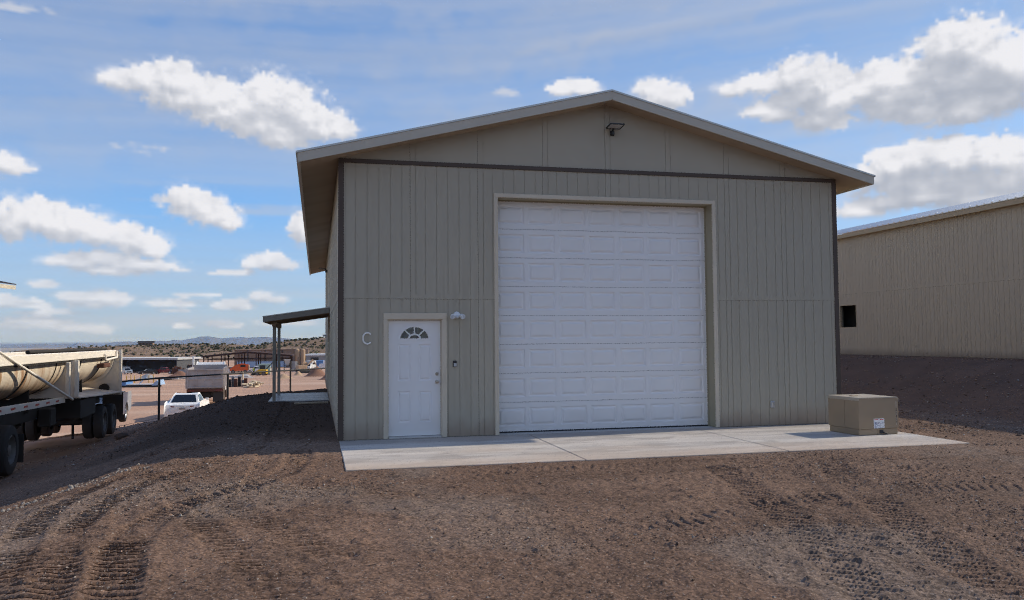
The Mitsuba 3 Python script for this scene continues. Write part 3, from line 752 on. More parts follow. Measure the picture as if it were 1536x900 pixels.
twin_lamp((2.045, -0.013, 2.155), -math.pi / 2, 'white twin-head security lamp above the keypad beside the entry door')
twin_lamp((-0.013, 19.0, 1.95), math.pi, 'small twin-head lamp far back on the left wall of the warehouse')
kp = thing('keypad', 'small black keypad on the siding between the entry door and roller door', 'keypad')
put('housing', box(1.972, 2.040, -0.040, -0.012, 1.235, 1.345, 0.008), 'mat_black_plastic', parent=kp)
put('key_cover', box(1.984, 2.036, -0.050, -0.038, 1.242, 1.302, 0.005), 'mat_grey_plastic', parent=kp)
put('screen', box(1.992, 2.030, -0.0425, -0.039, 1.310, 1.334, 0.001), 'mat_seal', parent=kp)
ob = thing('outlet_box', 'grey weatherproof outlet box low on the wall right of the roller door', 'outlet')
put('box_body', box(8.205, 8.285, -0.048, -0.012, 0.345, 0.475, 0.008), 'mat_grey_plastic', parent=ob)
put('outlet_cover', box(8.222, 8.272, -0.060, -0.047, 0.358, 0.462, 0.006), 'mat_aluminium', parent=ob)


def flood(pos, rz, label):
    t = thing('flood_light', label, 'light')

    def pl(m):
        return move(m.copy().apply_scale(0.85), pos, rz=rz)
    put('bracket', pl(cat([box(0, 0.03, -0.045, 0.045, -0.11, 0.0, 0.004), cyl((0.02, 0, -0.02), (0.11, 0, 0.03), 0.02, n=12), box(0.03, 0.10, -0.03, 0.03, -0.10, -0.02, 0.008)])), 'mat_black_plastic', 30, parent=t)
    up = 0.10
    m = cat([box(0.06, 0.37, -0.17, -0.145, 0.0, 0.03, 0.004), box(0.06, 0.37, 0.145, 0.17, 0.0, 0.03, 0.004), box(0.06, 0.085, -0.145, 0.145, 0.0, 0.03, 0.003), box(0.345, 0.37, -0.145, 0.145, 0.0, 0.03, 0.003)])
    put('light_frame', pl(move(m, (0, 0, 0.02), ry=-up)), 'mat_black_plastic', parent=t)
    put('light_panel', pl(move(box(0.086, 0.344, -0.144, 0.144, 0.010, 0.024), (0, 0, 0.02), ry=-up)), 'mat_grey_plastic', parent=t)


flood((5.02, -0.014, 5.62), -math.pi / 2, 'black flat solar flood light high on the gable above the roller door')
flood((-0.014, 15.6, 4.25), math.pi, 'black flat solar flood light under the left eave of the warehouse')

# ------------------------------------------------------------------ lean-to porch on the left side
M('mat_porch_wood', tone((0.33, 0.235, 0.155), 0.8, 2, 2, 2), 0.85)
M('mat_porch_post', tone((0.27, 0.255, 0.225), 0.5, 2, 2, 2), 0.7)
PC = thing('porch_cover', 'small lean-to porch on two posts against the left side of the warehouse', 'porch')
pz = lambda x: 2.66 + 0.143 * x


def pslab(x0, x1, y0, y1, t0, t1):
    return hull((x0, y0, pz(x0) + t0), (x1, y0, pz(x1) + t0), (x0, y1, pz(x0) + t0), (x1, y1, pz(x1) + t0), (x0, y0, pz(x0) + t1), (x1, y0, pz(x1) + t1), (x0, y1, pz(x0) + t1), (x1, y1, pz(x1) + t1))


put('porch_roof', pslab(-1.86, -0.03, 9.45, 13.5, 0.0, 0.025), 'mat_roof_metal', parent=PC)
put('porch_soffit', pslab(-1.80, -0.03, 9.50, 13.45, -0.135, -0.12), 'mat_porch_wood', parent=PC)
for k in range(6):
    y = 9.55 + k * 0.76
    put('rafter', pslab(-1.80, -0.03, y, y + 0.04, -0.165, -0.1351), 'mat_porch_wood', parent=PC)
put('porch_fascia', pslab(-1.84, -0.03, 9.462, 9.498, -0.145, -0.001), 'mat_porch_post', parent=PC)
put('porch_fascia', pslab(-1.85, -1.80, 9.499, 13.49, -0.145, -0.001), 'mat_porch_post', parent=PC)
put('porch_beam', box(-1.62, -1.50, 9.75, 13.3, pz(-1.56) - 0.30, pz(-1.56) - 0.168, 0.004), 'mat_porch_wood', parent=PC)
for y in (9.98, 12.95):
    put('post', box(-1.605, -1.515, y - 0.045, y + 0.045, -0.05, pz(-1.56) - 0.301, 0.005), 'mat_porch_post', parent=PC)
M('mat_wet_slab', tone((0.15, 0.15, 0.155), 0.8, 2.0, 6.0, 2, (0.30, 0.30, 0.31)), 0.4)
put('porch_slab', box(-1.72, -0.02, 9.82, 13.4, -0.16, 0.015, 0.01), 'mat_wet_slab', parent=PC)
M('mat_lumber', tone((0.40, 0.34, 0.26), 0.7, 6, 1, 6), 0.85)
one('scrap_board', move(box(-0.45, 0.45, -0.07, 0.07, 0, 0.04, 0.003), (-0.52, 8.9, float(ground_z([-0.5], [8.9])[0]) + 0.01), rz=0.12), 'mat_lumber', 'loose grey board lying in the shade in front of the porch slab', 'board')

# ------------------------------------------------------------------ generator on the apron
GEN = thing('generator', 'boxy tan standby generator with a white label on the apron corner', 'generator')
M('mat_gen', tone((0.315, 0.238, 0.160), 0.5, 2, 2, 3), 0.45)
M('mat_gen_top', tone((0.42, 0.36, 0.28), 0.6, 3, 3, 3), 0.5)
M('mat_label_white', (0.75, 0.76, 0.78), 0.5)
M('mat_label_red', (0.55, 0.05, 0.05), 0.5)
M('mat_label_blue', (0.03, 0.07, 0.22), 0.5)
ga, gp = math.radians(3.5), (8.755, -1.945, 0.0)


def gmv(m):
    return move(m, gp, rz=ga)


W_, D_, H_ = 0.83, 0.80, 0.655


def rounded_profile(w, z0, z1, rl, rr, n=6):
    pts = [(0, z0), (w, z0)]
    pts += [(w - rr + rr * math.cos(t), z1 - rr + rr * math.sin(t)) for t in np.linspace(0, math.pi / 2, n)]
    pts += [(rl - rl * math.sin(t), z1 - rl + rl * math.cos(t)) for t in np.linspace(0, math.pi / 2, n)]
    return Polygon(pts)


put('generator_base', gmv(cat([box(0.012, 0.395, 0.012, D_ - 0.01, 0.003, 0.108, 0.006), box(0.401, W_ - 0.008, 0.012, D_ - 0.01, 0.003, 0.108, 0.006)])), 'mat_gen', parent=GEN)
body = ext(rounded_profile(W_, 0.112, H_ - 0.018, 0.012, 0.05), -0.36, 0.0, 'f')
body2 = ext(rounded_profile(W_, 0.112, H_ - 0.018, 0.012, 0.05), -D_, -0.368, 'f')
put('front_shell', gmv(body), 'mat_gen', parent=GEN)
put('rear_shell', gmv(body2), 'mat_gen', parent=GEN)
lid = ext(affinity.translate(rounded_profile(W_ + 0.012, H_ - 0.055, H_, 0.02, 0.05), -0.006, 0).difference(rounded_profile(W_, 0.1, H_ - 0.0185, 0.012, 0.05)), -D_ - 0.006, 0.008, 'f')
put('lid', gmv(lid), 'mat_gen_top', parent=GEN)
put('lid_latch', gmv(box(0.16, 0.30, 0.36, 0.44, H_ + 0.001, H_ + 0.014, 0.005)), 'mat_gen', parent=GEN)
put('drain_valve', gmv(cat([box(0.43, 0.50, -0.005, 0.02, 0.025, 0.085, 0.004), cyl((0.50, -0.01, 0.045), (0.55, -0.03, 0.02), 0.014)])), 'mat_seal', parent=GEN)
st = put('warning_label', gmv(box(0.305, 0.525, -0.0035, -0.0005, 0.118, 0.285)), 'mat_label_white', parent=GEN)
put('red_print', gmv(cat([box(0.318, 0.392, -0.0045, -0.0036, 0.262, 0.275), box(0.43, 0.505, -0.0045, -0.0036, 0.262, 0.275)])), 'mat_label_red', parent=st)
ms = []
rl = np.random.default_rng(4)
for zz in (0.215, 0.200, 0.186, 0.170, 0.156, 0.140, 0.132):
    x = 0.318
    while x < 0.50:
        w = rl.uniform(0.012, 0.05)
        if rl.uniform() < 0.62:
            ms.append(box(x, min(x + w, 0.512), -0.0044, -0.0036, zz, zz + rl.uniform(0.003, 0.009)))
        x += w + 0.006
put('blue_print', gmv(cat(ms)), 'mat_label_blue', parent=st)
vp = put('side_label', gmv(box(0.775, 0.792, -0.003, -0.0005, 0.16, 0.58)), 'mat_gen_top', parent=GEN)
put('dark_print', gmv(cat([box(0.777, 0.790, -0.004, -0.0031, a, a + h) for a, h in ((0.20, 0.03), (0.25, 0.02), (0.29, 0.05), (0.36, 0.02), (0.40, 0.06))])), 'mat_seal', parent=vp)

# ------------------------------------------------------------------ neighbouring building on the right
M('mat_tan_siding', dusty((0.47, 0.380, 0.280), (0.24, 0.17, 0.125), 0.95, 0.35, 0.7), 0.8, bump=grain, bscale=0.0009)
M('mat_tan_fascia', tone((0.44, 0.325, 0.205), 0.5, 2, 1, 2), 0.7)
M('mat_galvalume', (0.66, 0.69, 0.72), 0.32, 0.85)
NB = thing('tan_building', 'long tan panel-sided building with ribbed metal roof on the bank at right', 'building')
BX, BY0, BY1, BZ0, BZ1 = 20.9, -4.6, 24.66, 1.02, 5.86
win = sbox(14.62, 2.11, 15.66, 3.0)
nw_ = put('left_wall', ext(sbox(BY0, BZ0, BY1, BZ1 + 0.05).difference(win), -0.14, 0.0, 'l').apply_translation([BX, 0, 0]), 'mat_backing', parent=NB)
s = BY0
while s < BY1 - 0.1:
    for (z0, z1, lap) in ((BZ0 - 0.03, BZ0 + 2.436, False), (BZ0 + 2.44, BZ1, True)):
        m = sheet(s, z0, z1, 'l', True, lap, win)
        if m is not None:
            scene[free(nw_ + '__siding_panel')] = mikit.ply(m.apply_translation([BX, 0, 0]), 'mat_tan_siding')
    s += F
put('foundation', box(BX + 0.02, BX + 14.0, BY0, BY1, 0.55, BZ0, 0.0), 'mat_concrete_grey', parent=NB)
put('gable_wall', cat([box(BX + 0.15, BX + 13.0, BY0, BY0 + 0.14, BZ0, BZ1), box(BX + 0.15, BX + 13.0, BY1 - 0.14, BY1, BZ0, BZ1), box(BX + 12.9, BX + 13.0, BY0 + .15, BY1 - .15, BZ0, BZ1)]), 'mat_tan_siding', parent=NB)
put('window_frame', ext(win.buffer(0.02, join_style=2).difference(win), -0.08, 0.022, 'l').apply_translation([BX, 0, 0]), 'mat_tan_fascia', parent=NB)
put('room_partition', box(BX + 0.9, BX + 1.0, 13.0, 17.0, BZ0, BZ1), 'mat_interior', parent=NB)
RXE, RZE, RXR, RZR = BX - 0.28, BZ1 + 0.10, 27.4, 7.52
NRM = np.array([-(RZR - RZE), 0, RXR - RXE]) / math.hypot(RZR - RZE, RXR - RXE)


def on_roof(f, y, h):
    return np.array([RXE + (RXR - RXE) * f, y, RZE + (RZR - RZE) * f]) + NRM * h


rs = put('roof_sheet', hull(*[on_roof(f, y, h) for f in (0, 1) for y in (BY0 - 0.4, BY1 + 0.4) for h in (-0.02, 0)]), 'mat_galvalume', parent=NB)
y = BY0 - 0.3
while y < BY1 + 0.4:
    put('roof_rib', hull(*[on_roof(f, y + d, h) for f in (-0.004, 1.0) for d, h in ((-0.045, 0.001), (-0.022, 0.036), (0.022, 0.036), (0.045, 0.001))]), 'mat_galvalume', parent=rs)
    y += 0.3048
put('roof_sheet', hull((RXR + 0.01, BY0 - .4, RZR), (RXR + 0.01, BY1 + .4, RZR), (RXR + 6.9, BY0 - .4, RZE), (RXR + 6.9, BY1 + .4, RZE), (RXR + 0.01, BY0 - .4, RZR - .02), (RXR + 0.01, BY1 + .4, RZR - .02), (RXR + 6.9, BY0 - .4, RZE - .02), (RXR + 6.9, BY1 + .4, RZE - .02)), 'mat_galvalume', parent=NB)
put('eave_fascia', box(RXE + 0.02, RXE + 0.05, BY0 - 0.38, BY1 + 0.38, RZE - 0.19, RZE - 0.025, 0.003), 'mat_tan_fascia', parent=NB)
put('eave_soffit', box(RXE + 0.051, BX - 0.02, BY0 - 0.38, BY1 + 0.38, RZE - 0.17, RZE - 0.15), 'mat_tan_fascia', parent=NB)

# neighbouring building on the left, of which one eave corner is in view
M('mat_cream', tone((0.55, 0.49, 0.38), 0.6, 1, 1, 1), 0.6)
M('mat_rib_dark', (0.13, 0.11, 0.10), 0.5, 0.4)
EB = thing('cream_building', 'building whose cream eave with ribbed roof edge shows at the left border', 'building')


def ebm(m):
    return move(m, (-12.6, 23.5, 0.85), rz=math.radians(-9))


put('eave_fascia', ebm(box(-0.03, 0.0, -14, 0, 3.10, 3.26)), 'mat_cream', parent=EB)
put('roof_sheet', ebm(hull(*[(x, y, z + h) for x, z in ((0.02, 3.275), (-5, 4.3)) for y in (-14, 0.05) for h in (0, 0.02)])), 'mat_galvalume', parent=EB)
put('roof_sheet', ebm(hull(*[(x, y, z + h) for x, z in ((-10.02, 3.275), (-5.01, 4.3)) for y in (-14, 0.05) for h in (0, 0.02)])), 'mat_galvalume', parent=EB)
for k in range(46):
    y = -0.06 - k * 0.3048
    put('roof_rib', ebm(hull(*[(x, y + d, z + h) for x, z in ((0.03, 3.293), (-4.98, 4.32)) for d, h in ((-0.05, 0), (-0.025, 0.04), (0.025, 0.04), (0.05, 0))])), 'mat_rib_dark', parent=EB)
put('wall', ebm(cat([box(-9.0, -8.9, -13.0, -1.2, -3.6, 3.12), box(-8.89, -1.11, -13.0, -12.9, -3.6, 3.12), box(-8.89, -1.11, -1.3, -1.2, -3.6, 3.12), box(-1.1, -1.0, -13.0, -1.2, -3.6, 3.12)])), 'mat_cream', parent=EB)
# ------------------------------------------------------------------ far land: hills, mountains, scrub
def gz(x, y):
    return float(terrain(np.array([float(x)]), np.array([float(y)]))[0])


M('mat_hill', proc(lambda p, n, uv: mix(mix((0.235, 0.160, 0.110), (0.145, 0.105, 0.074), fbm(p.x * 0.05, p.y * 0.05, p.z * 0.2, 4)), (0.31, 0.225, 0.155), smoothstep(0.55, 0.75, fbm(p.x * 0.025, p.y * 0.025, 5.0, 4)) * 0.6) * (0.72 + 0.5 * fbm(p.x * 0.35, p.y * 0.35, 3.0, 3))), 0.95, spec=0.2)
MOUNDS = [(-174, 645, 4.6, 38), (-160, 690, 6.6, 40), (-142, 740, 7.6, 34), (-118, 720, 7.4, 38), (-92, 690, 7.8, 36), (-72, 650, 7.2, 32), (-58, 600, 4.8, 26), (-200, 700, 3.0, 40),
          (-34, 540, 5.6, 30), (-22, 545, 8.2, 32), (-8, 550, 9.8, 36), (10, 555, 11.2, 44), (45, 560, 12.6, 60), (95, 560, 12.6, 70), (-132, 449, 6.4, 26), (-110, 440, 2.4, 24)]


def hill_z(x, y):
    P = np.stack([x, y, np.zeros_like(x)], -1)
    wx, wy = x + 26 * (meshkit.fbm(P * 0.018, 3, 41) - 0.5), y + 26 * (meshkit.fbm(P * 0.018, 3, 42) - 0.5)
    h = np.zeros_like(x)
    for (cx_, cy_, hh, r) in MOUNDS:
        h = np.maximum(h, (hh + 1.0) * np.exp(-((wx - cx_) ** 2 + ((wy - cy_) / 1.25) ** 2) / (2 * r * r))) + 0.0
    rough = (meshkit.fbm(P * 0.05, 4, 43) - 0.5) * 2.4 + (meshkit.fbm(P * 0.2, 2, 44) - 0.5) * 0.8
    smooth_part = np.exp(-((x + 130) ** 2 + (y - 449) ** 2) / (2 * 40 ** 2))
    h = h + rough * np.clip(h / 4, 0, 1) * (1 - 0.8 * smooth_part)
    return terrain(x, y) - 0.7 + h


hx, hy = np.meshgrid(np.arange(-300, 220, 3.5), np.arange(360, 900, 3.5))
hz = hill_z(hx, hy)
ny_, nx_ = hx.shape
ii = np.arange(hx.size).reshape(ny_, nx_)
structure('hills', (np.stack([hx, hy, hz], -1).reshape(-1, 3), np.stack([ii[:-1, :-1], ii[:-1, 1:], ii[1:, 1:], ii[1:, :-1]], -1).reshape(-1, 4)), 'mat_hill', 'low brown scrub-dotted hills behind the lot', smooth=True)

# blue mountains at about twenty kilometres: ranges with real depth
M('mat_mountain', tone((0.13, 0.115, 0.10), 0.6, 0.0006, 0.0006, 0.004), 0.95, spec=0.1)
RIDGE = [(-25, 60), (-21, 110), (-18.6, 40), (-17.5, 55), (-16.5, 95), (-15.6, 60), (-15.0, 50), (-14.55, 106), (-14.0, 62), (-13.3, 40), (-12.9, 86), (-12.37, 118), (-11.8, 130), (-11.42, 110), (-10.9, 128), (-10.06, 135), (-9.4, 128), (-9.07, 150), (-8.6, 140), (-8.27, 165), (-7.8, 185), (-7.46, 222), (-7.05, 232), (-6.6, 205), (-6.2, 182), (-5.6, 196), (-5.0, 206), (-4.5, 190), (-4.0, 200), (-3.3, 205), (-2.6, 190), (-1.5, 150), (0, 120), (3, 160), (8, 110), (14, 170), (20, 120), (30, 160), (45, 120)]
ra_, rh_ = np.array(RIDGE).T
aa = np.arange(-25, 45, 0.06)
hh = np.interp(aa, ra_, rh_)
hh = hh + 13 * (meshkit.fbm(np.stack([aa * 3.1, aa * 0, aa * 0], -1), 4, 61) - 0.5)
rows = []
for k, (dist, fr) in enumerate(((17500, 0.0), (18600, 0.42), (19400, 0.72), (20000, 1.0), (20900, 0.7), (22500, 0.0))):
    dd = dist + 500 * (meshkit.fbm(np.stack([aa * 1.3, aa * 0 + k * 5, aa * 0], -1), 3, 62) - 0.5)
    n_ = 0.75 + 0.5 * meshkit.fbm(np.stack([aa * 2.2, aa * 0 + k * 3, aa * 0], -1), 3, 63) if fr < 1 else 1
    rows.append(np.stack([EYE[0] + dd * np.sin(np.radians(aa)), EYE[1] + dd * np.cos(np.radians(aa)), -95 + (hh - 8) * fr * n_], -1))
V = np.stack(rows)
ii = np.arange(V.shape[0] * V.shape[1]).reshape(V.shape[:2])
structure('mountains', (V.reshape(-1, 3), np.stack([ii[:-1, :-1], ii[:-1, 1:], ii[1:, 1:], ii[1:, :-1]], -1).reshape(-1, 4)), 'mat_mountain', 'blue mountain range on the far horizon', smooth=True)

# juniper scrub: far too many and too small to count
scene['mat_scrub'] = {'type': 'twosided', 'bsdf': {'type': 'principled', 'base_color': {'type': 'mesh_attribute', 'name': 'vertex_color'}, 'roughness': 0.9, 'specular': 0.1}}
r2 = np.random.default_rng(12)
bx_, by_ = r2.uniform(-290, 210, 26000), r2.uniform(365, 860, 26000)
hb = hill_z(bx_, by_)
dn = meshkit.fbm(np.stack([bx_ * 0.03, by_ * 0.03, bx_ * 0], -1), 3, 70)
tan_dome = np.hypot(bx_ + 130, by_ - 449) < 50
keep = ((hb - terrain(bx_, by_)) > 0.4) & (r2.uniform(0, 1, 26000) < np.clip((dn - 0.36) * 3.2 + np.where(bx_ > -45, 0.45, 0), 0.05, 1) * np.where(bx_ > -45, 1.0, 0.5)) & ~tan_dome
bx_, by_, hb = bx_[keep], by_[keep], hb[keep]
ico = trimesh.creation.icosphere(subdivisions=0)
nb = len(bx_)
sc = 0.4 + 0.95 * r2.uniform(0, 1, nb) ** 2.0
bv = ico.vertices[None] * r2.uniform(0.55, 1.25, (nb, 12, 1)) * sc[:, None, None] * np.array([1, 1, 0.8]) + np.stack([bx_, by_, hb + sc * 0.45], -1)[:, None]
bc = np.array([0.060, 0.062, 0.038]) * r2.uniform(0.5, 1.5, (nb, 1)) + np.array([0.015, 0.008, 0]) * r2.uniform(0, 1, (nb, 1))
structure('scrub', (bv.reshape(-1, 3), (ico.faces[None] + 12 * np.arange(nb)[:, None, None]).reshape(-1, 3)), 'mat_scrub', 'dark juniper scrub dotted over the brown hills', kind='stuff', color=np.repeat(bc, 12, 0))

# ------------------------------------------------------------------ paints
M('p_white', (0.74, 0.75, 0.76), 0.25, coat=0.6)
M('p_red', (0.16, 0.012, 0.016), 0.3, coat=0.5)
M('p_black', (0.012, 0.012, 0.014), 0.3, coat=0.6)
M('p_silver', (0.46, 0.49, 0.53), 0.3, 0.5)
M('p_orange', (0.62, 0.10, 0.02), 0.45)
M('p_yellow', (0.62, 0.38, 0.03), 0.5)
M('p_blue', (0.10, 0.22, 0.46), 0.5)
M('p_pale_blue', (0.30, 0.42, 0.60), 0.5)
M('p_green', (0.33, 0.42, 0.36), 0.6)
M('p_grey', tone((0.30, 0.30, 0.31), 0.7, 1, 1, 1), 0.7)
M('p_pale_grey', tone((0.52, 0.52, 0.52), 0.6, 1, 1, 1), 0.65)
M('p_dark', (0.035, 0.033, 0.032), 0.7)
M('p_rust', tone((0.11, 0.048, 0.032), 0.8, 1, 1, 1), 0.85)
M('p_tan', tone((0.45, 0.31, 0.20), 0.5, 0.3, 0.3, 0.5), 0.8)
M('p_shed', tone((0.050, 0.026, 0.020), 0.6, 1, 1, 1), 0.9)
M('p_brown', tone((0.245, 0.165, 0.120), 0.5, 0.3, 0.3, 0.5), 0.8)
M('p_glass', (0.012, 0.014, 0.018), 0.06)
M('p_tail', (0.16, 0.008, 0.008), 0.2, coat=0.8)
M('p_tyre', dusty((0.026, 0.025, 0.025), (0.14, 0.10, 0.08), -1.6, 1.3, 0.45), 0.85)
M('p_rim', tone((0.20, 0.18, 0.165), 0.6, 4, 4, 4), 0.55, 0.3)
M('p_log', tone((0.62, 0.52, 0.38), 0.7, 3, 3, 3), 0.85)
M('p_hivis', (0.55, 0.72, 0.05), 0.7)
M('p_skin', (0.45, 0.28, 0.2), 0.6)
M('p_lamp', (0.8, 0.8, 0.78), 0.15)


def frame(pos, rz):
    """local x = across (right side +), y = ahead, z = up"""
    return lambda m: move(m, pos, rz=rz)


def wheel(parent, at, pl, r=0.33, w=0.22, n=28, side=1, deep=0.05, mat='p_rim'):
    """tyre with a rounded shoulder and a dished rim; outer face towards side"""
    x, y, z = at
    rr = r * 0.58
    prof = [(-w, rr), (-w, r * 0.86), (-w * 0.92, r * 0.97), (-w * 0.75, r), (-w * 0.25, r), (-w * 0.08, r * 0.97), (0, r * 0.86), (0, rr * 1.08), (-0.02, rr)]
    t = put('wheel', pl(lathe_x([(side * a, b) for a, b in prof], n, x, y, z)), 'p_tyre', 35, parent=parent)
    rim = [(-0.02, rr), (-0.012, rr * 0.96), (-deep, rr * 0.88), (-deep, rr * 0.42), (-deep * 0.3, rr * 0.36), (-deep * 0.2, 0.001)]
    put('rim', pl(lathe_x([(side * a, b) for a, b in rim], n, x, y, z)), mat, 35, parent=t)
    return t


def loft(profile, levels):
    """closed side outline [(y, z)...] swept across x: levels = [(x, shrink in metres, top squeeze)]"""
    P = np.array(profile, float)
    n = len(P)
    c = P.mean(0)
    A = sum(P[k - 1][0] * P[k][1] - P[k][0] * P[k - 1][1] for k in range(n))
    nrm = np.roll(P, -1, 0) - np.roll(P, 1, 0)
    nrm = np.stack([-nrm[:, 1], nrm[:, 0]], 1) * (1 if A > 0 else -1)
    nrm /= np.maximum(np.linalg.norm(nrm, axis=1, keepdims=True), 1e-9)
    v, f = [], []
    for (x, sh) in levels:
        Q = P + nrm * sh
        v += [(x, q[0], q[1]) for q in Q]
    for k in range(len(levels) - 1):
        for i in range(n):
            j = (i + 1) % n
            f += [[k * n + i, k * n + j, (k + 1) * n + j], [k * n + i, (k + 1) * n + j, (k + 1) * n + i]]
    poly = Polygon(P)
    m0 = trimesh.creation.triangulate_polygon(poly, engine='earcut')
    idx = [int(np.argmin(np.hypot(*(P - q[:2]).T))) for q in m0[0]]
    for t in m0[1]:
        a, b, d = (idx[q] for q in t)
        f.append([a, b, d])
        o = (len(levels) - 1) * n
        f.append([o + d, o + b, o + a])
    m = trimesh.Trimesh(np.array(v), f, process=False)
    return m


def squeeze(m, z0, z1, k):
    v = m.vertices.copy()
    t = np.clip((v[:, 2] - z0) / (z1 - z0), 0, 1)
    v[:, 0] *= 1 - k * t
    m.vertices = v
    return m


def arch(cy_, r, z0, n=7):
    return [(cy_ - r * math.cos(t), z0 + r * math.sin(t)) for t in np.linspace(0.15, math.pi - 0.15, n)]


def sedan(key, pos, rz, paint, label, group=None, plate=True):
    t = thing(key, label, 'car', group)
    pl = frame(pos, rz)
    body = [(-2.38, 0.30), (-2.40, 0.60), (-2.36, 0.84), (-2.30, 0.93), (-1.75, 0.985), (-0.9, 0.97), (0.75, 0.93), (1.5, 0.86), (2.2, 0.72), (2.40, 0.52), (2.38, 0.24)] + \
        [(a, b) for a, b in arch(-1.42, -0.37, 0.30)[::1]][::1]
    body = [(-2.38, 0.30), (-2.40, 0.60), (-2.36, 0.84), (-2.30, 0.93), (-1.75, 0.985), (-0.9, 0.97), (0.75, 0.93), (1.5, 0.86), (2.2, 0.72), (2.40, 0.52), (2.38, 0.24)] + \
        [(1.42 + 0.37 * math.cos(q), 0.24 + 0.38 * math.sin(q)) for q in np.linspace(0.05, math.pi - 0.05, 8)] + \
        [(-1.38 + 0.37 * math.cos(q), 0.24 + 0.38 * math.sin(q)) for q in np.linspace(0.05, math.pi - 0.05, 8)]
    lv = [(-0.92, -0.10), (-0.90, -0.03), (-0.84, 0.0), (-0.6, 0.012), (0, 0.02), (0.6, 0.012), (0.84, 0.0), (0.90, -0.03), (0.92, -0.10)]
    put('body', pl(loft(body, lv)), paint, 40, parent=t)
    cab = [(-1.80, 0.95), (-0.98, 1.40), (-0.45, 1.455), (0.15, 1.44), (0.95, 0.93)]
    put('cabin', pl(squeeze(loft(cab, [(-0.80, -0.02), (-0.78, 0), (-0.5, 0.012), (0, 0.02), (0.5, 0.012), (0.78, 0), (0.80, -0.02)]), 0.93, 1.45, 0.24)), paint, 30, parent=t)
    # glass, set a few millimetres proud of the cabin
    def q4(a, b, c_, d_, mat, name):
        put(name, pl(hull(*[np.array(p_) + np.array(o) for p_ in (a, b, c_, d_) for o in ((0, 0, 0), (0, 0.004, -0.012))])), mat, parent=t)
    q4((-0.66, -1.71, 1.032), (0.66, -1.71, 1.032), (0.53, -1.08, 1.392), (-0.53, -1.08, 1.392), 'p_glass', 'rear_window')
    q4((-0.66, 0.86, 1.01), (0.66, 0.86, 1.01), (0.55, 0.25, 1.41), (-0.55, 0.25, 1.41), 'p_glass', 'windscreen')
    for s in (-1, 1):
        X = lambda z: s * (0.806 * (1 - 0.24 * (z - 0.93) / 0.52) + 0.004)
        for (ys) in (((-1.32, -1.05, -0.52, -0.48)), ((-0.42, -0.45, 0.12, 0.62))):
            pts = [(ys[0], 1.0), (ys[1], 1.33 if ys[0] < -1 else 1.37), (ys[2], 1.37), (ys[3], 1.0)]
            put('side_window', pl(hull(*[(X(z) + s * o, y, z) for y, z in pts for o in (0, -0.02)])), 'p_glass', parent=t)
        put('tail_light', pl(hull(*[(s * x, y, z) for x, y, z in ((0.40, -2.385, 0.80), (0.40, -2.385, 0.85), (0.885, -2.30, 0.80), (0.895, -2.27, 0.89), (0.40, -2.30, 0.80), (0.89, -2.05, 0.82), (0.89, -2.05, 0.88))])), 'p_tail', parent=t)
        put('headlight', pl(hull(*[(s * x, y, z) for x, y, z in ((0.45, 2.36, 0.60), (0.86, 2.16, 0.62), (0.86, 2.12, 0.72), (0.45, 2.28, 0.68), (0.5, 2.0, 0.66))])), 'p_lamp', parent=t)
        put('mirror', pl(hull(*[(s * x, y, z) for x in (0.90, 1.07) for y in (0.52, 0.64) for z in (0.96, 1.09)])), paint, parent=t)
    if plate:
        put('number_plate', pl(box(-0.16, 0.16, -2.425, -2.39, 0.66, 0.76, 0.004)), 'p_grey', parent=t)
        put('boot_trim', pl(box(-0.38, 0.38, -2.412, -2.37, 0.815, 0.835, 0.004)), 'p_silver', parent=t)
        put('lower_bumper', pl(box(-0.72, 0.72, -2.41, -2.2, 0.27, 0.40, 0.03)), 'p_dark', parent=t)
    for s in (-1, 1):
        for y in (-1.38, 1.42):
            wheel(t, (s * 0.90, y, 0.33), pl, 0.33, 0.22, 24, s, 0.03, 'p_silver')
    return t


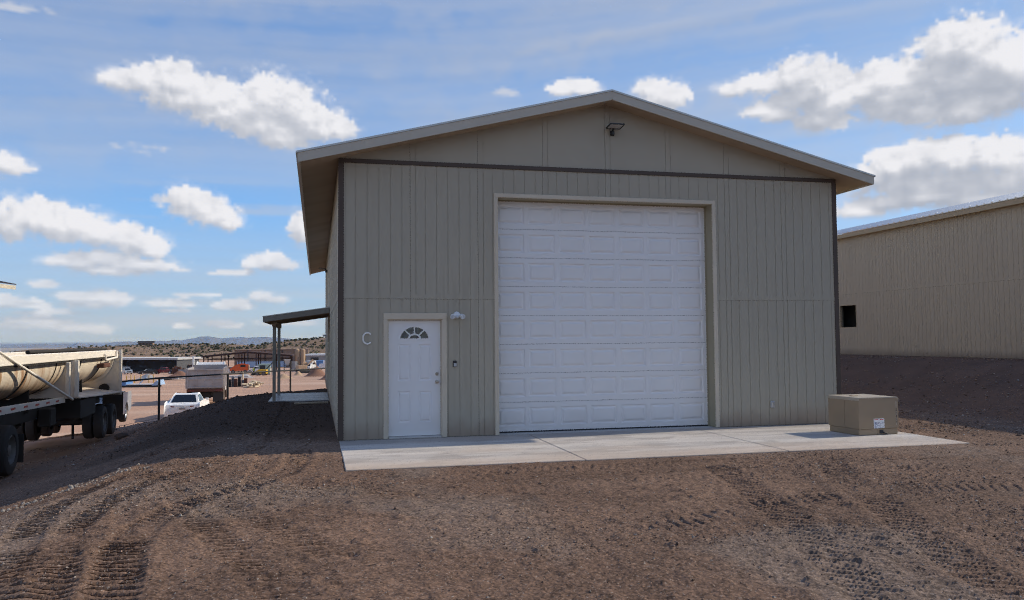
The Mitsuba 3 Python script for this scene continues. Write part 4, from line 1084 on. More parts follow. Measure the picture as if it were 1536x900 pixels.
def pickup(key, pos, rz, paint, label, group=None, ladder=False, bed='p_dark'):
    t = thing(key, label, 'pickup truck', group)
    pl = frame(pos, rz)
    body = [(-2.9, 0.55), (-2.92, 1.08), (-2.88, 1.16), (-0.9, 1.18), (0.95, 1.17), (1.25, 1.16), (2.55, 1.08), (2.82, 0.98), (2.88, 0.72), (2.84, 0.42)] + \
        [(1.85 + 0.48 * math.cos(q), 0.42 + 0.48 * math.sin(q)) for q in np.linspace(0.05, math.pi - 0.05, 8)] + \
        [(-1.80 + 0.48 * math.cos(q), 0.42 + 0.48 * math.sin(q)) for q in np.linspace(0.05, math.pi - 0.05, 8)]
    put('body', pl(loft(body, [(-0.99, -0.07), (-0.96, 0.0), (-0.7, 0.015), (0, 0.03), (0.7, 0.015), (0.96, 0.0), (0.99, -0.07)])), paint, 35, parent=t)
    cab = [(-0.95, 1.16), (-0.85, 1.78), (-0.6, 1.86), (0.45, 1.86), (0.7, 1.80), (1.30, 1.15)]
    put('cabin', pl(squeeze(loft(cab, [(-0.88, -0.02), (-0.86, 0), (-0.5, 0.01), (0.5, 0.01), (0.86, 0), (0.88, -0.02)]), 1.16, 1.86, 0.16)), paint, 30, parent=t)
    put('load_bed', pl(box(-0.78, 0.78, -2.8, -1.0, 1.10, 1.215)), bed, parent=t)
    put('windscreen', pl(hull(*[(x, y + o, z) for x, y, z in ((-0.74, 1.255, 1.22), (0.74, 1.255, 1.22), (0.66, 0.79, 1.735), (-0.66, 0.79, 1.735)) for o in (0, 0.022)])), 'p_glass', parent=t)
    put('rear_window', pl(box(-0.6, 0.6, -0.955, -0.90, 1.32, 1.70)), 'p_glass', parent=t)
    put('grille', pl(box(-0.62, 0.62, 2.80, 2.90, 0.66, 0.94, 0.02)), 'p_dark', parent=t)
    put('bumper', pl(box(-0.98, 0.98, 2.78, 2.98, 0.42, 0.64, 0.04)), 'p_silver', parent=t)
    for s in (-1, 1):
        X = lambda z: s * (0.886 * (1 - 0.16 * (z - 1.16) / 0.7) + 0.004)
        for ys in ((-0.80, -0.74, 0.0, 0.0), (0.08, 0.08, 0.55, 0.98)):
            pts = [(ys[0], 1.24), (ys[1], 1.72), (ys[2], 1.72), (ys[3], 1.24)]
            put('side_window', pl(hull(*[(X(z) + s * o, y, z) for y, z in pts for o in (0, -0.03)])), 'p_glass', parent=t)
        put('headlight', pl(hull(*[(s * x, y, z) for x in (0.64, 0.95) for y, z in ((2.86, 0.72), (2.80, 0.98), (2.6, 0.74), (2.55, 1.0))])), 'p_lamp', parent=t)
        put('tail_light', pl(box(s * 0.88, s * 0.985, -2.935, -2.8, 0.80, 1.12, 0.01)), 'p_tail', parent=t)
        put('mirror', pl(cat([box(s * 0.98, s * 1.06, 0.98, 1.04, 1.20, 1.25), box(s * 1.06, s * 1.30, 0.94, 1.06, 1.12, 1.42, 0.02)])), paint, parent=t)
        for y in (-1.80, 1.85):
            wheel(t, (s * 0.97, y, 0.40), pl, 0.40, 0.26, 24, s, 0.04, 'p_silver')
    if ladder:
        put('ladder_rack', pl(cat([cyl((s * 0.8, y, 1.16), (s * 0.8, y, 2.05), 0.03, n=6) for s in (-1, 1) for y in (-2.7, -1.1)] + [cyl((s * 0.8, -2.8, 2.05), (s * 0.8, 1.0, 2.05), 0.03, n=6) for s in (-1, 1)] + [cyl((-0.8, y, 2.05), (0.8, y, 2.05), 0.03, n=6) for y in (-2.7, -1.1, 0.8)])), 'p_silver', parent=t)
    return t


# ------------------------------------------------------------------ dump trailer on the left
def tub_paint(p, n, uv):
    c = mix((0.70, 0.63, 0.53), (0.60, 0.53, 0.43), fbm(p.x * 0.8, p.y * 0.8, p.z * 2.0, 3))
    streak = dr.clip((fbm((p.y + 0.9 * p.z) * 7.0, (p.z - 0.5 * p.y) * 0.7, 2.0, 4) - 0.40) * 3.0, 0, 1)
    rust = streak * smoothstep(12.0, 6.5, p.y + 3.0 * (fbm(p.y * 0.8, p.z * 0.8, 8.0, 3) - 0.5)) * smoothstep(1.5, 1.0, p.z)
    c = mix(c, (0.34, 0.17, 0.075), rust * 0.9)
    c = mix(c, (0.36, 0.215, 0.115), smoothstep(1.02, 0.55, p.z + 0.25 * (fbm(p.y * 1.1, p.z * 0.6, 12.0, 4) - 0.5)) * 0.6)
    grime = dr.clip((fbm((p.y + 0.8 * p.z) * 9.0, p.z * 0.8, 6.0, 3) - 0.34) * 2.4, 0, 1) * smoothstep(0.95, 0.45, p.z + 0.35 * (fbm(p.y * 1.2, p.z, 3.0, 3) - 0.5))
    return mix(c, (0.10, 0.065, 0.045), grime * 0.85)


M('t_tub', proc(tub_paint), 0.55)
M('t_cream', dusty((0.78, 0.73, 0.65), (0.33, 0.23, 0.16), -0.5, 1.2, 0.7), 0.5)
M('t_black', dusty((0.02, 0.019, 0.018), (0.08, 0.055, 0.042), -1.2, 1.0, 0.6), 0.8)
M('t_red', (0.38, 0.02, 0.02), 0.4)
TR = thing('dump_trailer', 'cream half-round dump trailer with rusty tub and black dual wheels at the left', 'trailer')
tpl = frame((-6.53, 4.69, 0.0), math.radians(2.9))
CX, CZ, RO = -1.15, 1.24, 0.90


def half(r0, r1, y0, y1, a0=math.pi, a1=2 * math.pi, n=28):
    th = np.linspace(a0, a1, n)
    pts = [(CX + r1 * math.cos(q), CZ + r1 * math.sin(q)) for q in th] + [(CX + r0 * math.cos(q), CZ + r0 * math.sin(q)) for q in th[::-1]]
    return ext(Polygon(pts), -y1, -y0, 'f')


tub = put('tub', tpl(half(RO - 0.02, RO, -3.2, 12.2)), 't_tub', 30, parent=TR)
for y in (1.9, 4.55, 7.4, 10.4):
    put('hoop', tpl(half(RO + 0.002, RO + 0.018, y, y + (0.10 if y < 2 else 0.05))), 't_black', 30, parent=tub)
put('tub_lining', tpl(box(CX - RO + 0.02, CX + RO - 0.02, -3.2, 12.15, 1.10, 1.14)), 'p_rust', parent=TR)
for s, xo in ((1, CX + RO - 0.02), (-1, CX - RO - 0.16)):
    put('top_rail', tpl(box(xo, xo + 0.18, -3.2, 12.2, 1.24, 1.45, 0.012)), 't_cream', parent=TR)
put('rolled_tarp', tpl(cyl((-0.42, 2.6, 1.495), (-0.42, 12.1, 1.495), 0.05, n=10)), 't_black', True, parent=TR)
put('rail_under_lip', tpl(box(CX + RO - 0.015, CX + RO + 0.13, -3.2, 12.1, 1.195, 1.238)), 't_black', parent=TR)
# bulkheads: plate outside the round tub, with a cream post at the outer edge
for y, zlo, zhi, name in ((5.55, 0.22, 1.23, 'gusset'), (12.22, -0.12, 1.24, 'end_plate')):
    q = sbox(-2.3, zlo, 0.0, zhi).difference(affinity.translate(Point(0, 0).buffer(RO - 0.01, 32), CX, CZ)) if name == 'gusset' else sbox(-2.3, zlo, 0.0, zhi)
    b = put(name, tpl(ext(q, -y - 0.02, -y, 'f')), 't_cream', parent=TR)
    put('post', tpl(box(-0.02, 0.09, y - 0.06, y + 0.06, zlo, zhi + (0.22 if name == 'end_plate' else -0.002), 0.01)), 't_cream', parent=b)
put('end_rim', tpl(half(RO - 0.02, RO + 0.09, 12.10, 12.19, math.pi, 2 * math.pi + 0.12)), 't_cream', 30, parent=TR)
put('side_post', tpl(box(-0.14, -0.04, 5.08, 5.2, 0.22, 1.195, 0.01)), 't_cream', parent=TR)
put('hooked_bracket', tpl(tube([(-0.05, 12.0, 1.42), (-0.02, 11.9, 1.20), (-0.02, 9.9, 1.14), (-0.02, 9.9, 1.30), (-0.08, 9.95, 1.34)], 0.035)), 't_cream', True, parent=TR)
put('step_box', tpl(box(-0.22, 0.0, 9.6, 10.6, 0.90, 1.04, 0.02)), 'p_rust', parent=TR)
put('tarp_arm', tpl(tube([(-0.10, -0.75, 1.56), (0.06, 5.0, 0.20)], 0.032)), 't_cream', True, parent=TR)
put('tarp_motor', tpl(cat([box(-0.42, -0.12, -1.75, -0.98, 1.30, 1.72, 0.02), box(-0.16, -0.04, -1.0, -0.78, 1.36, 1.78, 0.03)])), 'p_pale_grey', parent=TR)
fr_ = put('side_rail', tpl(hull(*[(x, y, z) for x in (-0.07, -0.01) for (y, z) in ((-3.2, 0.50), (-3.2, 0.34), (4.5, 0.30), (4.5, 0.16))])), 't_cream', parent=TR)
for k in range(8):
    y = -2.9 + 0.92 * k
    z = 0.42 - 0.025 * (y + 3.2)
    put('reflector', tpl(box(-0.008, -0.003, y, y + 0.30, z - 0.022, z + 0.022)), 't_red', parent=fr_)
for x in (-0.72, -1.68):
    put('chassis_beam', tpl(hull(*[(x + d, y, z) for d in (0, 0.10) for (y, z) in ((-3.2, 0.20), (-3.2, -0.10), (12.3, -0.05), (12.3, -0.38))])), 't_black', parent=TR)
put('cross_member', tpl(cat([box(-1.7, -0.62, y, y + 0.1, -0.28, 0.02) for y in (1.6, 3.0, 4.6, 6.2, 8.0, 12.0)])), 't_black', parent=TR)
for y in (0.6, 3.2, 6.4, 9.0):
    put('saddle', tpl(ext(sbox(CX - 0.62, 0.0, CX + 0.62, 0.62).difference(affinity.translate(Point(0, 0).buffer(RO + 0.004, 24), CX, CZ)), -y - 0.06, -y, 'f')), 't_black', parent=TR)
fd = put('fender', tpl(cat([hull((-1.05, 6.0, 0.22), (0.03, 6.0, 0.20), (-1.05, 8.0, 0.27), (0.05, 8.0, 0.12), (-1.05, 6.0, 0.19), (0.03, 6.0, 0.17), (-1.05, 8.0, 0.24), (0.05, 8.0, 0.09)),
                            hull((-1.05, 8.001, 0.27), (0.05, 8.001, 0.12), (-1.05, 12.6, 0.16), (0.08, 12.6, -0.02), (-1.05, 8.001, 0.24), (0.05, 8.001, 0.09), (-1.05, 12.6, 0.13), (0.08, 12.6, -0.05))])), 't_cream', parent=TR)
put('skirt', tpl(cat([box(-0.03, 0.0, 6.3, 8.3, -0.42, 0.085), box(-0.75, 0.0, 6.25, 6.29, -0.40, 0.16)])), 't_black', parent=TR)
for y, z in ((13.0, -0.2), (-1.95, -0.1)):
    put('mud_flap', tpl(box(-0.66, 0.02, y, y + 0.02, -1.05, z + 0.12)), 't_black', parent=TR)
put('mud_flap', tpl(box(-0.66, 0.02, 0.72, 0.74, -0.86, -0.25)), 't_black', parent=TR)
put('gear_case', tpl(cyl((-0.45, 12.20, 0.12), (-0.45, 12.02, 0.12), 0.16, n=16)), 't_black', parent=TR)
put('tool_box', tpl(box(-1.0, -0.2, 7.3, 8.0, -0.30, 0.06, 0.03)), 't_black', parent=TR)
put('air_tank', tpl(cyl((-0.9, 2.2, -0.25), (-0.9, 3.4, -0.25), 0.16, n=14)), 't_black', True, parent=TR)
put('valve_box', tpl(box(-0.6, -0.3, 4.3, 4.9, -0.45, 0.02, 0.03)), 't_black', parent=TR)
for y, zg in ((0.0, -1.02), (-1.35, -0.98), (9.85, -1.36), (11.45, -1.40)):
    zc = zg + 0.515
    put('axle', tpl(cyl((-2.3, y, zc), (-0.2, y, zc), 0.075, n=12)), 't_black', True, parent=TR)
    for x in (-0.78, -1.64):
        put('spring', tpl(box(x, x + 0.12, y - 0.62, y + 0.62, zc + 0.10, zc + 0.2, 0.02)), 't_black', parent=TR)
    for (xo, sd) in ((0.0, 1), (-0.31, 1), (-2.5, -1), (-2.19, -1)):
        wheel(TR, (xo, y, zc), tpl, 0.52, 0.28, 40, sd, 0.17 if sd > 0 else 0.03)

# ------------------------------------------------------------------ vehicles near the fence
pickup('white_pickup', (-8.95, 20.7, -1.58), math.radians(183), 'p_silver', 'silver pickup truck half hidden behind the end of the dump trailer')
sedan('white_sedan', (-7.62, 36.2, -2.66), math.radians(1), 'p_white', 'white sedan seen from behind beyond the fence, below the yard edge')

# fence: black posts and top rail
M('mat_fence', (0.028, 0.026, 0.026), 0.6)
FN = thing('fence', 'black pipe fence with thin posts behind the gravel yard', 'fence')
fd_ = np.array([0.587, 0.810])
f0 = np.array([-6.37, 20.03])
ks = [-4, -3, -2, -1, 0, 1, 2.12, 3.2, 4.3]
prev = None
for k in ks:
    q = f0 + fd_ * 3.82 * k
    zt = 0.31 - (0.0 if k >= 0 else 0.10 * -k)
    put('fence_post', cyl((q[0], q[1], gz(*q) - 0.1), (q[0], q[1], zt + 0.02), 0.042, n=10), 'mat_fence', True, parent=FN)
    if prev is not None:
        put('top_rail', cyl(prev, (q[0], q[1], zt), 0.034, n=8), 'mat_fence', True, parent=FN)
    prev = (q[0], q[1], zt)
wires = []
for a, b in zip(ks[:-1], ks[1:]):
    A, B = f0 + fd_ * 3.82 * a, f0 + fd_ * 3.82 * b
    ga_, gb_ = gz(*A), gz(*B)
    for s in (-0.75, -0.0):
        pass
    wires.append(cyl((A[0], A[1], ga_ + 0.12), (B[0], B[1], gb_ + 0.12), 0.006, n=4))
put('tension_wire', cat(wires), 'mat_fence', parent=FN)

# grey dump truck
DT = thing('dump_truck', 'grey dump truck seen from behind in the dirt lot past the white sedan', 'truck')
dz = -2.62
dpl = frame((-8.0, 46.6, dz), math.radians(3))
M('p_bed', tone((0.47, 0.44, 0.43), 0.8, 1.5, 1.5, 3.0, (0.30, 0.25, 0.23)), 0.6, 0.2)
put('dump_box', dpl(cat([box(-1.22, 1.22, 0.10, 5.0, 1.05, 1.12), box(-1.22, -1.14, 0.10, 5.0, 1.12, 2.45), box(1.14, 1.22, 0.10, 5.0, 1.12, 2.45), box(-1.22, 1.22, 4.92, 5.0, 1.12, 2.6)])), 'p_bed', parent=DT)
tg = put('tailgate', dpl(box(-1.17, 1.17, 0.04, 0.10, 1.10, 2.40)), 'p_bed', parent=DT)
put('gate_rib', dpl(cat([box(-1.2, 1.2, -0.03, 0.05, z, z + 0.09, 0.01) for z in (1.10, 1.68, 2.32)] + [box(x, x + 0.09, -0.025, 0.05, 1.20, 2.31, 0.01) for x in (-1.2, -0.62, -0.05, 0.52, 1.11)])), 'p_bed', parent=tg)
for s in (-1, 1):
    put('side_post', dpl(cat([box(s * 1.22, s * 1.30, y, y + 0.12, 1.08, 2.48, 0.01) for y in (0.1, 1.3, 2.5, 3.7, 4.8)])), 'p_bed', parent=DT)
put('tail_beam', dpl(box(-1.2, 1.2, -0.06, 0.10, 0.84, 1.04, 0.01)), 'p_rust', parent=DT)
for s in (-1, 1):
    for k in range(3):
        put('tail_light', dpl(box(s * (0.72 + 0.15 * k), s * (0.82 + 0.15 * k), -0.08, -0.05, 0.87, 0.98)), 'p_tail', parent=DT)
    put('mud_flap', dpl(box(s * 0.52, s * 1.2, 0.12, 0.15, 0.10, 0.80)), 'p_dark', parent=DT)
    for y in (0.75, 2.05):
        for xo in (1.22, 0.90):
            wheel(DT, (s * xo, y, 0.52), dpl, 0.52, 0.28, 24, s, 0.12)
    wheel(DT, (s * 1.15, 6.6, 0.52), dpl, 0.52, 0.28, 24, s, 0.05)
put('chassis', dpl(cat([box(-0.5, -0.4, 0.15, 7.6, 0.55, 0.83), box(0.4, 0.5, 0.15, 7.6, 0.55, 0.83), cyl((-1.1, 0.75, 0.52), (1.1, 0.75, 0.52), 0.12), cyl((-1.1, 2.05, 0.52), (1.1, 2.05, 0.52), 0.12), box(-0.38, 0.38, 0.5, 1.0, 0.35, 0.8, 0.05)])), 'p_dark', parent=DT)
put('cab', dpl(squeeze(loft([(5.2, 0.7), (5.2, 2.55), (5.45, 2.78), (6.5, 2.76), (6.95, 1.9), (8.2, 1.65), (8.35, 0.7)], [(-1.1, -0.05), (-1.05, 0), (0, 0.02), (1.05, 0), (1.1, -0.05)]), 1.7, 2.8, 0.1)), 'p_white', 30, parent=DT)
put('rear_window', dpl(box(-0.6, 0.6, 5.17, 5.3, 1.9, 2.5)), 'p_glass', parent=DT)
put('exhaust_stack', dpl(cyl((-1.22, 5.12, 0.9), (-1.22, 5.12, 3.25), 0.075, n=12)), 'p_lamp', True, parent=DT)

# ------------------------------------------------------------------ things in the far lot (each a thing of its own)
sedan('black_sedan', (-46.2, 231.2, gz(-46.2, 231.2)), math.radians(112), 'p_black', 'black sedan parked in front of the long dark building', plate=False)
pickup('red_pickup', (-42.3, 233.6, gz(-42.3, 233.6)), math.radians(80), 'p_red', 'dark red pickup truck parked right of the black sedan')
pickup('black_pickup', (-38.2, 227.0, gz(-38.2, 227.0)), math.radians(200), 'p_black', 'black pickup truck next to the dark red pickup')
pickup('work_truck', (-53.5, 240.0, gz(-53.5, 240.0)), math.radians(206), 'p_silver', 'silver work truck with ladder rack in front of the long dark building', ladder=True)


def zz(x, y, m):
    return move(m, (x, y, gz(x, y)))


# long dark building with a pale roof edge
LB = thing('dark_building', 'long low building with dark front and pale roof edge across the lot', 'building')
lb = frame((-55.5, 279.0, gz(-55, 279) - 0.1), math.radians(68))      # local y runs along the front, x towards the viewer
M('mat_dark_sheet', (0.085, 0.088, 0.098), 0.6)
put('roof', lb(box(-14, 1.0, -19.5, 14.6, 4.15, 4.75)), 'p_pale_grey', parent=LB)
put('front_wall', lb(box(-0.6, -0.4, -19.0, 11.9, 0.0, 4.14)), 'mat_dark_sheet', parent=LB)
for k in range(7):
    y = -18.8 + 4.9 * k
    put('door_bay', lb(box(-0.39, -0.33, y, y + 4.4, 0.25, 3.8)), 'mat_dark_sheet', parent=LB)
put('column', lb(box(-0.35, -0.1, -4.2, -3.6, 0.0, 4.14)), 'p_grey', parent=LB)
put('end_wall', lb(box(-13.5, 0.6, 12.0, 14.4, 0.0, 4.14)), 'p_pale_grey', parent=LB)
put('side_wall', lb(box(-13.5, -0.65, -19.0, -18.7, 0.0, 4.14)), 'mat_dark_sheet', parent=LB)
put('apron', lb(box(-0.3, 3.0, -19, 14, -0.4, 0.15)), 'p_tan', parent=LB)

# open steel shed: posts, rafters and a low gable roof
SS = thing('steel_shed', 'open steel shed frame with rust brown gable roof in the dirt lot', 'shed')
sx0, sx1, sy0, sy1 = -33.0, -8.2, 243.0, 263.0
sg = gz(-20, 250)
sm = 0.5 * (sx0 + sx1)
rz_ = lambda x: sg + 4.7 + 1.15 * (1 - abs(x - sm) / (0.5 * (sx1 - sx0)))
for (a, b) in ((sx0 - 0.6, sm - 0.001), (sm + 0.001, sx1 + 0.6)):
    put('roof_slope', hull(*[(x, y, rz_(x) + h) for x in (a, b) for y in (sy0 - 0.6, sy1 + 0.6) for h in (0, 0.5)]), 'p_shed', parent=SS)
for y in (sy0, 0.5 * (sy0 + sy1), sy1):
    for x in np.linspace(sx0, sx1, 6):
        put('column', box(x - 0.14, x + 0.14, y - 0.14, y + 0.14, sg - 0.5, rz_(x) - 0.01), 'p_shed', parent=SS)
    put('tie_beam', box(sx0, sx1, y - 0.1, y + 0.1, sg + 3.9, sg + 4.05), 'p_shed', parent=SS)
# brown building behind it
BB = thing('brown_building', 'plain brown block building behind the steel shed', 'building')
bg = gz(-15, 300)
put('wall', box(-29.5, -3.5, 298, 312, bg - 1, bg + 6.4), 'p_brown', parent=BB)
put('parapet', box(-29.7, -3.3, 297.8, 312.2, bg + 6.4, bg + 6.7), 'p_brown', parent=BB)
put('dock_band', box(-28.5, -11.5, 297.4, 297.9, bg + 0.2, bg + 2.3), 'p_pale_blue', parent=BB)
for k in range(4):
    put('pilaster', box(-25 + 6 * k, -24.6 + 6 * k, 297.75, 298, bg, bg + 6.39), 'p_dark', parent=BB)

for k, x in enumerate((-6.3, -4.6)):
    q = thing('silo', ['left', 'right'][k] + ' one of the two tan upright silos right of the brown building', 'silo')
    g0 = gz(x, 249)
    put('silo_shell', cyl((x, 249, g0 + 1.2), (x, 249, g0 + 6.6), 0.68, n=20), 'p_tan', 40, parent=q)
    put('silo_cone', cyl((x, 249, g0 + 6.601), (x, 249, g0 + 6.95), 0.68, 0.2, n=20), 'p_tan', 40, parent=q)
    put('silo_leg', cat([cyl((x + a, 249 + b, g0 - 0.2), (x + a, 249 + b, g0 + 1.2), 0.07, n=6) for a in (-.5, .5) for b in (-.4, .4)]), 'p_dark', parent=q)

# orange tractor-like machine
OM = thing('orange_machine', 'orange machine with sloping hood parked under the steel shed edge', 'machine')
og = gz(-20.1, 211.6)
op = frame((-20.2, 211.6, og), math.radians(92))
put('hood', op(loft([(-2.2, 0.9), (-2.25, 2.3), (-0.6, 2.55), (0.6, 2.3), (2.2, 1.3), (2.3, 0.8)], [(-0.85, -0.1), (-0.8, 0), (0.8, 0), (0.85, -0.1)])), 'p_orange', 30, parent=OM)
put('grille', op(box(-0.86, 0.86, -2.6, -2.26, 0.9, 2.2, 0.05)), 'p_tan', parent=OM)
put('window', op(box(-0.87, -0.855, -1.6, -0.3, 1.75, 2.3)), 'p_glass', parent=OM)
for y in (-1.5, 1.5):
    for s in (-1, 1):
        wheel(OM, (s * 0.95, y, 0.5), op, 0.5, 0.3, 20, s, 0.08)
put('arm', op(cat([tube([(0.4, 2.2, 1.2), (0.4, 3.4, 2.4), (0.4, 4.3, 1.0)], 0.12), box(-0.3, 0.9, 4.1, 4.7, 0.5, 1.1, 0.05)])), 'p_rust', parent=OM)

# worker in a bright vest, one continuous body
import manifold3d as m3


def person(pos, rz, label):
    t = thing('person', label, 'person')
    pl = frame(pos, rz)

    def chain(js):
        sp = [m3.Manifold.sphere(r, 14).translate([x, y, z]) for (x, y, z, r) in js]
        o = m3.Manifold()
        for a, b in zip(sp[:-1], sp[1:]):
            o = o + m3.Manifold.batch_hull([a, b])
        return o
    b = m3.Manifold()
    for s in (-1, 1):
        b += chain([(s * 0.09, 0, 0.92, 0.095), (s * 0.11, 0.03, 0.50, 0.065), (s * 0.12, 0.0, 0.09, 0.045), (s * 0.13, 0.13, 0.045, 0.04)])
        b += chain([(s * 0.18, 0, 1.42, 0.06), (s * 0.27, 0.0, 1.14, 0.045), (s * 0.26, 0.16, 0.95, 0.035), (s * 0.255, 0.22, 0.90, 0.04)])
    b += chain([(0, 0, 0.95, 0.135), (0, 0, 1.15, 0.135), (0, 0, 1.36, 0.15), (0, 0.0, 1.50, 0.06), (0, 0.02, 1.60, 0.07)])
    b += chain([(-0.12, 0, 1.40, 0.09), (0.12, 0, 1.40, 0.09)])
    b += chain([(0, 0.01, 1.66, 0.098), (0, 0.025, 1.62, 0.085)])
    v = b.to_mesh()
    tm = trimesh.Trimesh(v.vert_properties[:, :3], v.tri_verts)
    put('body', pl(tm), 'p_dark', True, parent=t)
    vs = chain([(0, 0, 1.0, 0.150), (0, 0, 1.36, 0.168)]) + chain([(-0.12, 0, 1.40, 0.105), (0.12, 0, 1.40, 0.105)])
    v = vs.to_mesh()
    put('safety_vest', pl(trimesh.Trimesh(v.vert_properties[:, :3], v.tri_verts)), 'p_hivis', True, parent=t)
    put('face', pl(cyl((0, 0.06, 1.60), (0, 0.105, 1.64), 0.07, 0.06, 12)), 'p_skin', True, parent=t)
    put('hard_hat', pl(cat([trimesh.creation.icosphere(subdivisions=2, radius=0.12).slice_plane([0, 0, 0], [0, 0, 1]).apply_translation([0, 0.01, 1.69]), cyl((0, 0.03, 1.685), (0, 0.03, 1.70), 0.15, n=18)])), 'p_yellow', parent=t)


person((-14.6, 184.6, gz(-14.6, 184.6)), math.radians(150), 'worker in a bright yellow vest standing right of the orange machine')

# blue plough-like flatbed
bl = gz(-21.5, 95.5)
BT = thing('blue_flatbed', 'low flat blue trailer bed with raised blue ends lying in the lot', 'trailer')
bp = frame((-21.6, 95.6, bl), math.radians(-14))
put('deck', bp(box(-1.5, 1.7, -0.8, 0.8, 0.30, 0.40)), 'p_pale_grey', parent=BT)
put('end_panel', bp(hull((-2.3, -0.9, 0.25), (-1.5, -0.9, 0.25), (-1.5, -0.9, 0.85), (-2.1, -0.9, 0.85), (-2.3, 0.9, 0.25), (-1.5, 0.9, 0.25), (-1.5, 0.9, 0.85), (-2.1, 0.9, 0.85))), 'p_blue', parent=BT)
put('end_panel', bp(hull((1.7, -0.9, 0.2), (2.6, -0.9, 0.3), (2.4, -0.9, 0.9), (2.0, -0.9, 0.6), (1.7, 0.9, 0.2), (2.6, 0.9, 0.3), (2.4, 0.9, 0.9), (2.0, 0.9, 0.6))), 'p_pale_blue', parent=BT)
put('skid', bp(box(-2.2, 2.2, -0.7, 0.7, -0.05, 0.28)), 'p_dark', parent=BT)
put('tow_bar', bp(cyl((-0.6, 0.8, 0.4), (0.2, 0.85, 1.2), 0.07, n=8)), 'p_pale_blue', parent=BT)

def heap(x, y, rx_, ry_, h, seed):
    u, v = np.meshgrid(np.linspace(-1.3, 1.3, 30), np.linspace(-1.3, 1.3, 30))
    g = np.exp(-2.6 * (u * u + v * v)) * h * (0.75 + 0.5 * meshkit.fbm(np.stack([u * 2.5, v * 2.5, u * 0 + seed], -1), 4, seed)) - 0.08 * h
    i_ = np.arange(900).reshape(30, 30)
    X, Y = x + u * rx_, y + v * ry_
    return (np.stack([X, Y, terrain(X, Y) + g], -1).reshape(-1, 3), np.stack([i_[:-1, :-1], i_[:-1, 1:], i_[1:, 1:], i_[1:, :-1]], -1).reshape(-1, 4))


M('mat_red_dirt', tone((0.235, 0.125, 0.085), 0.7, 0.8, 0.8, 1.5), 0.95)

# scrap heaps, pipes, crates, logs, boards, stakes
r5 = np.random.default_rng(33)
for k in range(9):
    x, y = -25.6 + 0.42 * k, 135 + r5.uniform(-1, 1)
    m = cyl((-1.6, 0, 0), (1.6, 0.3, 0.1), r5.uniform(0.10, 0.20), n=10)
    one('scrap_pipe', zz(x, y, move(m, (0, 0, 0.2 + 0.25 * r5.uniform()), rz=r5.uniform(-0.4, 0.4))), ['p_dark', 'p_grey', 'p_pale_grey'][k % 3], 'pipe in the low heap of grey pipes left of the dump truck', 'pipe', 30, group='grey pipes heaped left of the dump truck')
for k, (x, y, h, mat) in enumerate(((-34.5, 205, 1.9, 'p_rust'), (-32.8, 203.5, 1.4, 'p_grey'), (-31.2, 206, 2.3, 'p_dark'))):
    q = thing('scrap_skip', ['rust red scrap skip', 'grey scrap skip', 'dark scrap skip'][k] + ' among the junk left of the dump truck', 'skip')
    g0 = gz(x, y)
    put('skip_body', squeeze(hull(*[(a, b, c) for a in (-0.9, 0.9) for b in (-0.7, 0.7) for c in (0.1, h)]), 0, h, -0.15).apply_translation([x, y, g0]), mat, parent=q)
    put('junk', cat([move(box(-0.7, 0.7, -0.06, 0.06, 0, 0.1), (x + r5.uniform(-.5, .5), y + r5.uniform(-.4, .4), g0 + h), rz=r5.uniform(0, 3), ry=r5.uniform(-0.5, 0.5)) for _ in range(6)]), 'p_rust', parent=q)
for k in range(7):
    x, y = -10.9 + 0.38 * k, 88.6 + 0.5 * (k % 3)
    h = (1.15, 0.9, 1.25, 0.95, 1.2, 0.8, 1.0)[k]
    q = one('pallet_crate', cat([box(x - 0.2 + 0.09 * j, x - 0.14 + 0.09 * j, y - 0.4, y + 0.4, gz(x, y), gz(x, y) + h) for j in range(4)] + [box(x - 0.2, x + 0.19, y - 0.41, y - 0.401, gz(x, y) + h * f_, gz(x, y) + h * f_ + 0.09) for f_ in (0.1, 0.5, 0.85)]),
            ('p_rust', 'p_dark', 'p_grey')[k % 3], 'upright slatted crate in the dark row right of the dump truck', 'crate', group='slatted crates in the row right of the dump truck')
logm = []
for k in range(26):
    a = r5.uniform(0, math.pi)
    x, y, z = -7.3 + r5.normal(0, 0.42), 85 + r5.normal(0, 0.5), gz(-7.3, 85) + 0.12 + r5.uniform(0, 0.75) * math.exp(-r5.uniform(0, 1))
    l = r5.uniform(0.25, 0.55)
    one('log', cyl((x - l * math.cos(a), y - l * math.sin(a), z), (x + l * math.cos(a), y + l * math.sin(a), z + r5.uniform(-0.15, 0.15)), r5.uniform(0.07, 0.13), n=9), 'p_log', 'pale cut log in the heap in front of the slatted crates', 'log', 30, group='pale logs in the heap')
one('white_board', move(box(-1.9, 1.9, -0.5, 0.5, 0, 0.22, 0.01), (-12.0, 111.9, gz(-12, 111.9) + 0.75)), 'p_pale_grey', 'long pale panel lying flat behind the slatted crates', 'panel')
one('wooden_post', zz(-9.6, 96, cyl((0, 0, 0), (0, 0, 1.7), 0.13, n=10)), 'p_log', 'short pale wooden post right of the slatted crates', 'post', 30)
for k, (x, y) in enumerate(((-28.6, 121), (-28.0, 121), (-27.4, 120.6), (-26.5, 120.5), (-25.3, 120.2), (-24.6, 120.1))):
    one('survey_stake', zz(x, y, box(-0.05, 0.05, -0.05, 0.05, -0.1, 1.15 + 0.1 * (k % 2))), 'p_yellow', 'thin yellow stake standing behind the blue flatbed', 'stake', group='yellow stakes behind the blue flatbed')
pickup('grey_pickup', (-29.6, 228.0, gz(-29.6, 228.0)), math.radians(100), 'p_grey', 'grey pickup truck parked left under the edge of the steel shed')
sedan('silver_sedan', (-25.4, 224.0, gz(-25.4, 224.0)), math.radians(70), 'p_silver', 'silver sedan parked between the grey pickup and the orange machine', plate=False)
